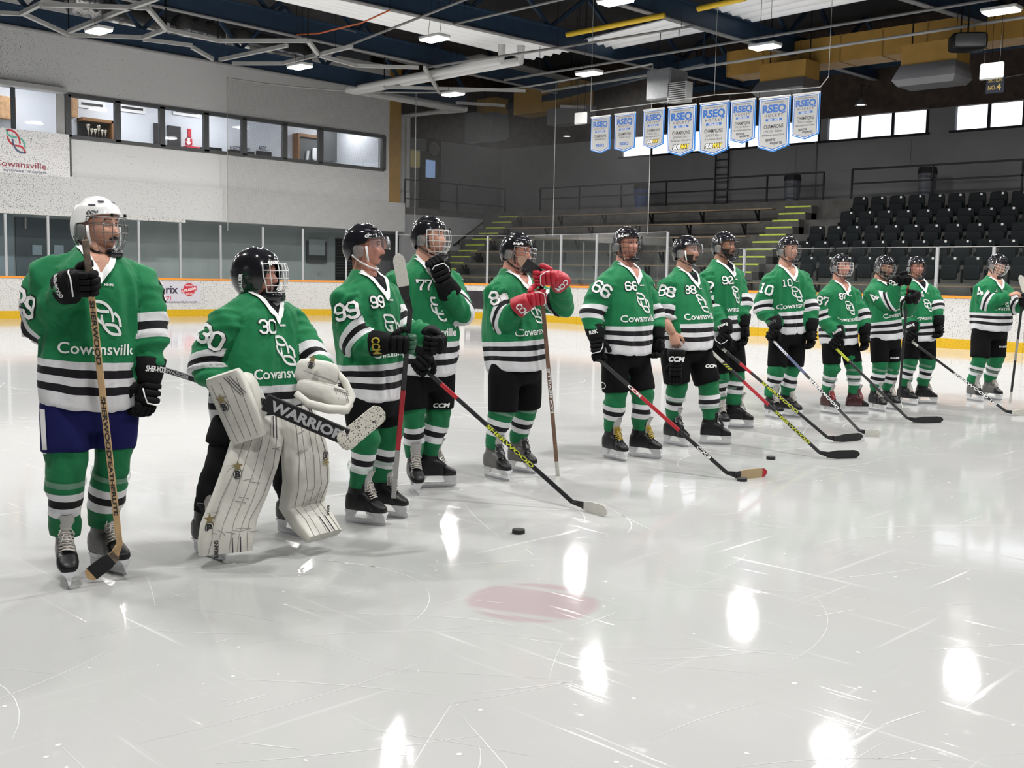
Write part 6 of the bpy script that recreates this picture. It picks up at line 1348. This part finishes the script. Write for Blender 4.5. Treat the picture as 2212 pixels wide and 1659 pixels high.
# blocker, catching glove
bo = thing_child('blocker', S.root); e1 = nrm(S.P(520, 803) - S.P(440, 832) - S.v * .08); e2 = nrm(S.P(552, 940) - S.P(478, 815)); e2 = nrm(e2 - e1 * (e1 @ e2)); nb = np.cross(e1, -e2); nb = nb if nb @ S.v < 0 else -nb; cb = S.P(512, 880, .42)
MB().loft([rrect(cb + e2 * t, e1, nb, .098 * w2, .03) for t, w2 in ((-.185, .9), (-.16, 1), (.0, 1.02), (.14, 1), (.175, .88))]).build('board', M_pad, bo, smooth=True, ang=60)
MB().se(cb - nb * .07 - e2 * .02 + e1 * .03, (.085, .13, .06), np.stack([e1, e2, nb], 1), .5).build('side_pad', M_pad, bo, smooth=True)
MB().se(cb - nb * .1 + e1 * .05 + e2 * .02, (.06, .09, .05), np.stack([e1, e2, nb], 1), .6).build('hand_grip', M_padi, bo, smooth=True)
emblem(cb - e1 * .045 - e2 * .03 + nb * .03, e1, -e2, .055, bo, nb)
for of in (.1, .25, .4): MB().tube([cb + e1 * .098 * of - e2 * .17 + nb * .031, cb + e1 * .098 * (of + .5) - e2 * .06 + nb * .031], .0016, 4).build('dark_line', M_purple, bo)
for of in (-.7, -.2, .3, .75): MB().tube([cb + e1 * .098 * of - e2 * .15 + nb * .031, cb + e1 * .098 * (of * .8) + e2 * .16 + nb * .031], .0013, 4).build('seam', M_scuff, bo)
ca = thing_child('catching_glove', S.root); cc = S.P(700, 832, .34)
q1 = nrm(S.r + UP * -.25 - S.v * .2); q2 = nrm(UP - q1 * (UP @ q1) + S.v * .25); q2 = nrm(q2 - q1 * (q2 @ q1)); q3 = np.cross(q1, q2); Mg = np.stack([q1, q2, q3], 1)
MB().se(S.P(685, 806, .32), (.115, .07, .055), np.stack([nrm(q1 + q2 * .1), nrm(q2 - q1 * .1), q3], 1), .55).build('cuff_board', M_pad, ca, smooth=True)
MB().se(cc + q1 * .0 - q2 * .04, (.14, .055, .07), Mg, .6).build('thumb_board', M_pad, ca, smooth=True)
MB().se(S.P(722, 862, .36), (.105, .06, .08), np.stack([nrm(q1 * .95 - q2 * .3), nrm(q2 * .95 + q1 * .3), q3], 1), .7).build('pocket', M_pad, ca, smooth=True)
rimp = [S.P(x, y, dd) for x, y, dd in ((640, 850, .42), (665, 872, .46), (710, 884, .47), (748, 885, .44), (760, 858, .38), (745, 825, .34), (728, 806, .34))]; MB().tube(rimp, [.018, .022, .024, .024, .022, .02, .018], 10).build('rim', M_pad, ca, smooth=True)
wb = MB()
for t in np.linspace(0, 1, 6): wb.tube([S.P(722 + 26 * t, 838 + 10 * t, .42), S.P(732 + 22 * t, 862 + 6 * t, .44)], .002, 4); wb.tube([S.P(722 + 8 * t, 838 + 24 * t, .42), S.P(752 + 2 * t, 846 + 22 * t, .42)], .002, 4)
wb.build('webbing', M_scuff, ca); emblem(S.P(672, 788, .40), q1, q2, .045, ca, -S.v)
for i in range(3): MB().tube([S.P(655 + i * 10, 800 + i * 4, .395), S.P(720 + i * 8, 822 + i * 5, .42)], .0015, 4).build('seam', M_scuff, ca)
# goalkeeper stick
gs = thing('goalkeeper_stick', S.P(748, 946, .55), 'black goalkeeper stick with WARRIOR paddle and white taped blade', 'hockey stick')
b0, p0, p1 = S.P(345, 795, -.25), S.P(572, 868, .42), S.P(750, 945, .52); dsh = nrm(p1 - p0)
MB().beam(b0, p0, .03, .022, up=-S.v).build('shaft', M_carbon, gs, bevel=.003); MB().beam(p0, p1, .088, .024, up=-S.v).build('paddle', M_carbon, gs, bevel=.004)
xx = dsh; nnp = nrm(-S.v - dsh * (-S.v @ dsh)); yy_ = np.cross(nnp, xx); flat_mark(text_poly('WARRIOR', .05, bold=.045, width=.40), (p0 + p1) / 2 + dsh * .01 + nnp * .012, xx, yy_, mat('grey_print', (.38, .38, .39), .5), 'lettering', gs, .003)
ds2 = nrm(p0 - b0); n4 = nrm(-S.v - ds2 * (-S.v @ ds2)); flat_mark(text_poly('SWAGGER', .02, bold=.03, width=.22), b0 + ds2 * .17 + n4 * .0115, ds2, np.cross(n4, ds2), MT['grey_print'], 'lettering', gs, .002)
h0, t0_ = S.P(752, 948, .52), S.P(822, 890, .5); bd = nrm(t0_ - h0); ub = nrm(np.cross(bd, S.v)); ub = ub if ub @ UP < 0 else -ub
M_tapem = speckled('marked_white_tape', (.62, .59, .52), .29, 150, (.05, .05, .05), .8)
rg = []
for i in range(11):
    t = i / 10; c = h0 + bd * t * np.linalg.norm(t0_ - h0) * 1.08; h = .05 * (1 if t < .85 else math.sqrt(max(.1, 1 - ((t - .85) / .16) ** 2))); rg.append([c - ub * h - S.v * .008, c + ub * h - S.v * .008, c + ub * h + S.v * .008, c - ub * h + S.v * .008])
rg = [[p1 - yy_ * .044 + nnp * .012, p1 + yy_ * .044 + nnp * .012, p1 + yy_ * .044 - nnp * .012, p1 - yy_ * .044 - nnp * .012]] + rg
MB().loft(rg[1:]).build('blade', M_tapem, gs); MB().se(h0, (.055, .055, .011), np.stack([bd, ub, np.cross(bd, ub)], 1), .8).build('heel', M_tapem, gs, smooth=True)
# --- #99
PL['99'] = S = player('99', 'person with moustache and clear visor holding a stick blade-up, numbered 99', [((748, 1127), (828, 1137)), ((802, 1113), (866, 1119))], (788, 533), (788, 606), (803, 852), 52, 76,
    [A((768, 742, .16), (830, 744, .26), hand='grip', to=(884, 742, .28), axis=lambda S: S.P(888, 640, .28) - S.P(870, 850, .2), back=lambda S: -S.v + S.r * .1, text='CCM', tw=.1, th=.05, tm=mat('gold_outline', (.4, .32, .03), .5)),
     A((862, 705, -.12), (915, 742, .0), hand='grip', to=(925, 745, .16), axis=lambda S: S.P(888, 640, .28) - S.P(870, 850, .2), back=lambda S: S.r * .8 - S.v * .3)],
    k=.98, girth=(.94, .96), mask='visor', skin_='b', hair='dark', beard='m', gl=('green', 'black'), tape=((.38,), (.42,)))
stick('black and red stick held blade-up in green-fingered gloves', S.P(850, 1076, .02), S.P(889, 640, .28), S.P(872, 545, .28), [(0, .1, M_silver), (.1, .25, M_silver), (.25, .55, M_redsh), (.55, 1, M_carbon)], [(0, .25, M_tapeb), (.25, 1, M_tapew)], S.r * -1, [], bh=.07, curve=.01, rear=M_carbon)
# --- #77
PL['77'] = S = player('77', 'person numbered 77 resting a black glove against the chin of the cage', [((884, 1050), (908, 1075)), ((917, 1053), (961, 1052))], (928, 511), (918, 574), (915, 798), 26, 64,
    [A((858, 690, .04), (893, 765, .12), hand='grip', to=(908, 796, .17), axis=lambda S: S.P(900, 785, .15) - gnd(1256, 1103), back=lambda S: -S.v - S.r * .2),
     A((1001, 680, .05), (966, 628, .2), r=.85, hand='hang', to=(945, 575, .22), back=lambda S: -S.v + S.r * .3, curl=(40, 60, 40), trim=True)],
    k=1.03, wire=M_wirew, skin_='a', hair='brown', boots=(M_boot, M_boot), laces=M_lacew, brand='')
stick('black stick with yellow print slanting to a white blade beside the front puck', S.P(898, 780, .15), gnd(1257, 1103), gnd(1316, 1117), [(0, .06, M_tapew), (.06, .16, M_carbon), (.16, .26, M_redsh), (.26, 1, M_carbon)], M_tapew, None, [(.58, 'SHERWOOD', .024, .42, M_lime2)], rear=M_carbon)
# --- #8, red gloves
PL['8'] = S = player('8', 'person in red gloves leaning the face on an upturned stick', [((1053, 1030), (1091, 1039)), ((1101, 1015), (1151, 1024))], (1117, 543), (1103, 600), (1115, 790), 50, 62,
    [A((1088, 695, .2), (1150, 658, .24), hand='grip', to=(1167, 640, .3), axis=lambda S: S.P(1166, 598, .3) - gnd(1205, 1029), back=lambda S: -S.v + S.r * .5, text='CCM', tw=.1, th=.05, trim=True),
     A((1216, 662, -.1), (1192, 618, .12), hand='grip', to=(1163, 600, .3), axis=lambda S: S.P(1166, 598, .3) - gnd(1205, 1029), back=lambda S: -S.v + UP * .3, text='CCM', tw=.1, th=.05, trim=True, flip=True)],
    k=.99, hpitch=8, girth=(1.05, 1.2), skin_='b', hair='grey', gl=('red', 'red'), pleg=.50, sleeve=(.72, .8), boots=(M_bootg, M_boot), laces=M_laceb, brand='BAUER', tape=((.95,), (.95,)))
stick('brown wooden stick held upside down in red gloves', gnd(1205, 1028), S.P(1168, 606, .3), S.P(1114, 566, .34), [(0, .08, M_tapew), (.08, 1, M_brownw)], [(0, .75, M_tapeb), (.75, 1, mat('tan_tip', (.35, .22, .15), .6))], UP, [(.45, 'LOUISVILLE', .018, .35, M_wht)], curve=.01, rear=M_tapeb)
# --- #66
PL['66'] = S = player('66', 'person numbered 66 with black cage and yellow-laced skates', [((1302, 987), (1351, 998)), ((1358, 985), (1425, 992))], (1354, 527), (1347, 583), (1348, 756), 46, 42,
    [A((1276, 678, .2), (1288, 716, .24), hand='hang', to=(1292, 765, .3), back=lambda S: -S.v - S.r * .2, text='RBK', tw=.07, th=.03, trim=True, flip=True, curl=(40, 55, 40)),
     A((1412, 680, -.2), (1418, 712, -.12), hand='hang', to=(1420, 752, -.1), curl=(40, 55, 40))],
    k=1.03, girth=(.98, 1.15), wire=M_wireb, skin_='b', hair='grey', laces=M_lacey, brand='BAUER', sh_w=1.08)
stick('black and red stick slanting to a tan blade behind a puck', S.P(1284, 768, .27), gnd(1588, 1037), gnd(1652, 1029), [(0, .28, M_carbon), (.28, .62, M_redsh), (.62, 1, M_carbon)], [(0, .2, M_carbon), (.2, .8, M_tapet), (.8, 1, M_redsh)], None, [(.3, 'CCM', .022, .14, M_wht), (.79, 'CX2', .022, .14, M_wht)], rear=M_carbon)
# --- #88
PL['88'] = S = player('88', 'bearded person with visor and bare right hand, numbered 88', [((1435, 958), (1482, 966)), ((1510, 959), (1576, 961))], (1483, 542), (1476, 594), (1478, 746), 48, 66,
    [A((1430, 684, .24), (1455, 722, .35), hand='bare', to=(1462, 752, .36), back=lambda S: -S.v, curl=(50, 60, 40)), A((1513, 682, -.2), (1520, 720, -.12), hand='hang', to=(1525, 760, -.1))],
    k=1.02, girth=(1.15, 1.3), mask='visor', skin_='a', hair='dark', beard='bm', sleeve=(.3, .9), laces=M_laceb, tape=((.62,), (.35,)))
gl_o = S.P(1461, 762, .36); t = thing('hockey_glove', gl_o - UP * .2, 'empty black hockey glove held in the bare hand of number 88', 'glove'); M_ = np.stack([S.r, -UP, -S.v], 1)
gp_ = glove_parts(S.k * 1.06, 1, (25, 35, 25))
for nm, mb2 in [('hand', gp_['hand']), ('cuff', gp_['cuff']), ('thumb', gp_['thumb'])] + [('finger', q) for q in gp_['fingers']]:
    mb2.v = [gl_o - UP * .1 + w_ @ M_.T for w_ in mb2.v]; mb2.build(nm, M_gblk, t, smooth=True)
flat_mark(text_poly('CCM', .045, bold=.05, slant=.2), gl_o - UP * .05 - S.v * .078, S.r, UP, M_wht, 'lettering', t, .002)
stick('black stick with yellow chevrons slanting to a black blade, nearer of the crossing pair', S.P(1534, 757, -.1), gnd(1786, 992), gnd(1853, 989), [(0, .12, M_tapew), (.12, .3, M_carbon), (.3, .52, M_redsh), (.52, 1, M_carbon)], M_tapeb, None, [(.16, '///', .024, .1, M_lime2), (.72, 'SHERWOOD', .024, .42, M_lime2)], rear=M_carbon)
# --- #92
PL['92'] = S = player('92', 'bearded person numbered 92 partly behind number 88', [((1536, 921), (1572, 931)), ((1573, 923), (1613, 925))], (1565, 531), (1556, 576), (1560, 727), 48, 60,
    [A((1531, 662, .12), (1550, 700, .2), hand='grip', to=(1557, 742, .24), axis=lambda S: S.P(1551, 750, .24) - gnd(1800, 957), back=lambda S: -S.v - S.r * .2, text='Reebok', tw=.1, th=.03, trim=True), A((1604, 655, -.1), (1604, 688, -.02), hand='hang', to=(1605, 730, 0), text='RBK', tw=.06)],
    k=1.07, girth=(.88, .9), wire=M_wireb, skin_='c', hair='dark', beard='bm', brand='', tape=((.9,), (.5,)))
stick('black stick with yellow lettering slanting to a black blade, further of the crossing pair', S.P(1550, 744, .24), gnd(1802, 957), gnd(1859, 950), [(0, .08, M_tapew), (.08, .2, M_carbon), (.2, .3, M_redsh), (.3, 1, M_carbon)], M_tapeb, None, [(.55, 'SHERWOOD', .026, .46, M_lime2)], rear=M_carbon)
# --- #10
PL['10'] = S = player('10', 'tall person numbered 10 standing in front of the lime-edged stairs', [((1656, 900), (1683, 906)), ((1688, 898), (1720, 902))], (1703, 539), (1694, 584), (1704, 715), 34, 48,
    [A((1645, 668, .1), (1659, 700, .16), hand='grip', to=(1668, 732, .2), axis=lambda S: S.P(1664, 730, .2) - gnd(1868, 942), back=lambda S: -S.v - S.r * .3, text='BAUER', tw=.1, th=.03, tm=mat('dark_grey_print', (.08, .08, .08), .5)), A((1752, 665, -.04), (1752, 698, .02), hand='hang', to=(1752, 740, .04), text='BAUER', tw=.09, th=.03, tm=M_dgrey)],
    k=1.07, girth=(.82, .88), wire=mat('steel_cage', (.2, .2, .21), .35, .8), skin_='a', hair='dark', brand='')
stick('black and blue stick slanting to a white blade', S.P(1662, 727, .2), gnd(1868, 942), gnd(1901, 944), [(0, .1, M_carbon), (.1, .4, mat('blue_shaft', (.05, .07, .16), .4)), (.4, 1, M_carbon)], M_tapew, None, [(.12, 'SHERWOOD', .022, .3, M_wht), (.6, 'SHERWOOD', .026, .5, M_wht)], rear=M_carbon)
# --- #87
PL['87'] = S = player('87', 'short person numbered 87 with silver cage and dark red skates', [((1772, 890), (1810, 896)), ((1823, 893), (1875, 893))], (1817, 575), (1810, 616), (1813, 738), 42, 50,
    [A((1775, 686, .12), (1793, 718, .16), hand='grip', to=(1802, 745, .2), axis=lambda S: S.P(1800, 747, .2) - gnd(1975, 915), back=lambda S: -S.v, text='WARRIOR', tw=.11, th=.04), A((1866, 684, -.08), (1867, 708, -.02), hand='hang', to=(1868, 745, 0), text='WARRIOR', tw=.11, th=.04)],
    k=.99, wire=M_wirew, skin_='b', hair='brown', boots=(M_bootr, M_boot), laces=M_lacer, brand='', tape=((.55,), (.95, .5)))
stick('black stick with yellow grip slanting to a black blade', S.P(1797, 744, .2), gnd(1972, 915), gnd(2034, 913), [(0, .05, M_carbon), (.05, .22, M_lime2), (.22, 1, M_carbon)], M_tapeb, None, [], rear=M_carbon)
# --- person with raised gloves
PL['A'] = S = player('A', 'person raising both gloves around an upright stick, head bowed', [((1876, 884), (1911, 890)), ((1911, 882), (1932, 885))], (1911, 577), (1898, 613), (1914, 729), 55, 48,
    [A((1926, 660, .2), (1944, 622, .24), hand='grip', to=(1962, 604, .28), axis=lambda S: S.P(1964, 592, .28) - gnd(1942, 872), back=lambda S: -S.v - S.r * .4 + UP * .4, text='CCM', tw=.1, th=.05), A((1960, 672, -.1), (1958, 655, .1), hand='grip', to=(1961, 645, .26), axis=lambda S: S.P(1964, 592, .28) - gnd(1942, 872), back=lambda S: S.r - S.v * .6, text='CCM', tw=.1)],
    k=.99, hpitch=12, girth=(.95, 1.0), skin_='c', hair='dark', beard='bm', brand='', laces=M_lacew, tape=((.9,), (.9,)))
stick('black stick with red collar held upright by the raised gloves', S.P(1964, 592, .28), gnd(1941, 874), gnd(1953, 890), [(0, .1, M_maple), (.1, .2, M_redsh), (.2, 1, M_carbon)], M_tapew, None, [], rear=M_carbon)
# --- #14
PL['14'] = S = player('14', 'person numbered 14 with dark chin guard beside the raised gloves', [((1944, 872), (1971, 875)), ((1976, 871), (2020, 872))], (1979, 578), (1980, 613), (1986, 731), 36, 34,
    [A((1955, 685, .1), (1960, 708, .16), hand='grip', to=(1963, 734, .2), axis=lambda S: S.P(1963, 735, .2) - gnd(2186, 897), back=lambda S: -S.v - S.r * .2, text='BAUER', tw=.1), A((2024, 664, .02), (2027, 690, .06), hand='hang', to=(2029, 722, .1), text='BAUER', tw=.1, th=.04, curl=(35, 55, 45))],
    k=1.0, girth=(.92, 1.0), wire=M_wireb, skin_='b', hair='brown', brand='', tape=((.88,), (.88,)))
stick('black stick with white lettering running out at the right edge', S.P(1962, 732, .2), gnd(2186, 898), gnd(2230, 897), [(0, .1, M_tapew), (.1, 1, M_carbon)], M_tapew, None, [(.62, 'SHERWOOD', .028, .5, M_wht), (.83, 'T60', .026, .1, M_wht)], rear=M_carbon)
# --- #4
PL['4'] = S = player('4', 'person looking down with a bare hand on the upturned stick, rightmost', [((2092, 864), (2118, 868)), ((2124, 861), (2159, 865))], (2155, 572), (2144, 607), (2139, 709), 44, 56,
    [A((2132, 657, .2), (2180, 638, .24), hand='bare', to=(2195, 633, .26), back=lambda S: UP - S.v * .4, curl=(45, 50, 30)), A((2194, 665, -.02), (2200, 658, .1), hand='grip', to=(2206, 652, .2), axis=lambda S: S.P(2211, 640, .2) - gnd(2182, 869), back=lambda S: S.r - S.v * .5)],
    k=1.02, hpitch=24, girth=(1.1, 1.2), skin_='a', hair='dark', brand='', boots=(M_bootg, M_boot), wire=M_wirew, tape=((.5,), (.5,)))
stick('black stick held upside down by the rightmost player', gnd(2182, 869), S.P(2210, 640, .2), S.P(2198, 596, .22), [(0, .1, M_tapew), (.1, .4, M_carbon), (.4, .6, M_silver), (.6, 1, M_carbon)], [(0, .2, M_tapeb), (.2, 1, M_tapew)], S.r, [], bh=.07, curve=.02, rear=M_carbon)
def plogo(n, x, y, s_, h, wd, m_=None):
    S = PL[n]; wrap_mark(text_poly(s_, h, bold=.04, width=wd, slant=.2), S.P(x, y), S.r, UP, S.bP, m_ or M_wht, 'logo', S.pants, .004, .03, .5)
plogo('77', 952, 873, 'CCM', .03, .11); plogo('88', 1535, 790, 'CCM', .03, .1); plogo('A', 1933, 773, 'BAUER', .022, .1); plogo('4', 2168, 749, 'BAUER', .022, .11)
S = PL['66']; wrap_mark((np.concatenate([stroke(np.array(arc2(0, 0, .026, 0, 360, 17)[:-1]), .006, True)[0]]), stroke(np.array(arc2(0, 0, .026, 0, 360, 17)[:-1]), .006, True)[1]), S.P(1303, 829), S.r, UP, S.bP, M_tagw, 'logo', S.pants, .004, .03, .5)
# --- pucks
for (x, y), lb in (((1120, 1152), 'black puck lying nearest the red dot'), ((1603, 1039), 'black puck touching the tan stick blade'), ((1665, 992), 'black puck furthest from the camera')):
    c = gnd(x, y); p = MB(); pr = [(.0, .0), (.036, 0), (.0381, .002), (.0381, .0234), (.036, .0254), (0, .0254)]
    rings = [[c + V((r_ * math.cos(q), r_ * math.sin(q), z)) for q in np.arange(28) * PI / 14] for r_, z in pr[1:-1]]; tag(p.loft(rings).build('puck', mat('puck_rubber', (.012, .012, .013), .6, bump=.3, bscale=300), None, True, ang=40), lb, 'puck', 'pucks on the ice')
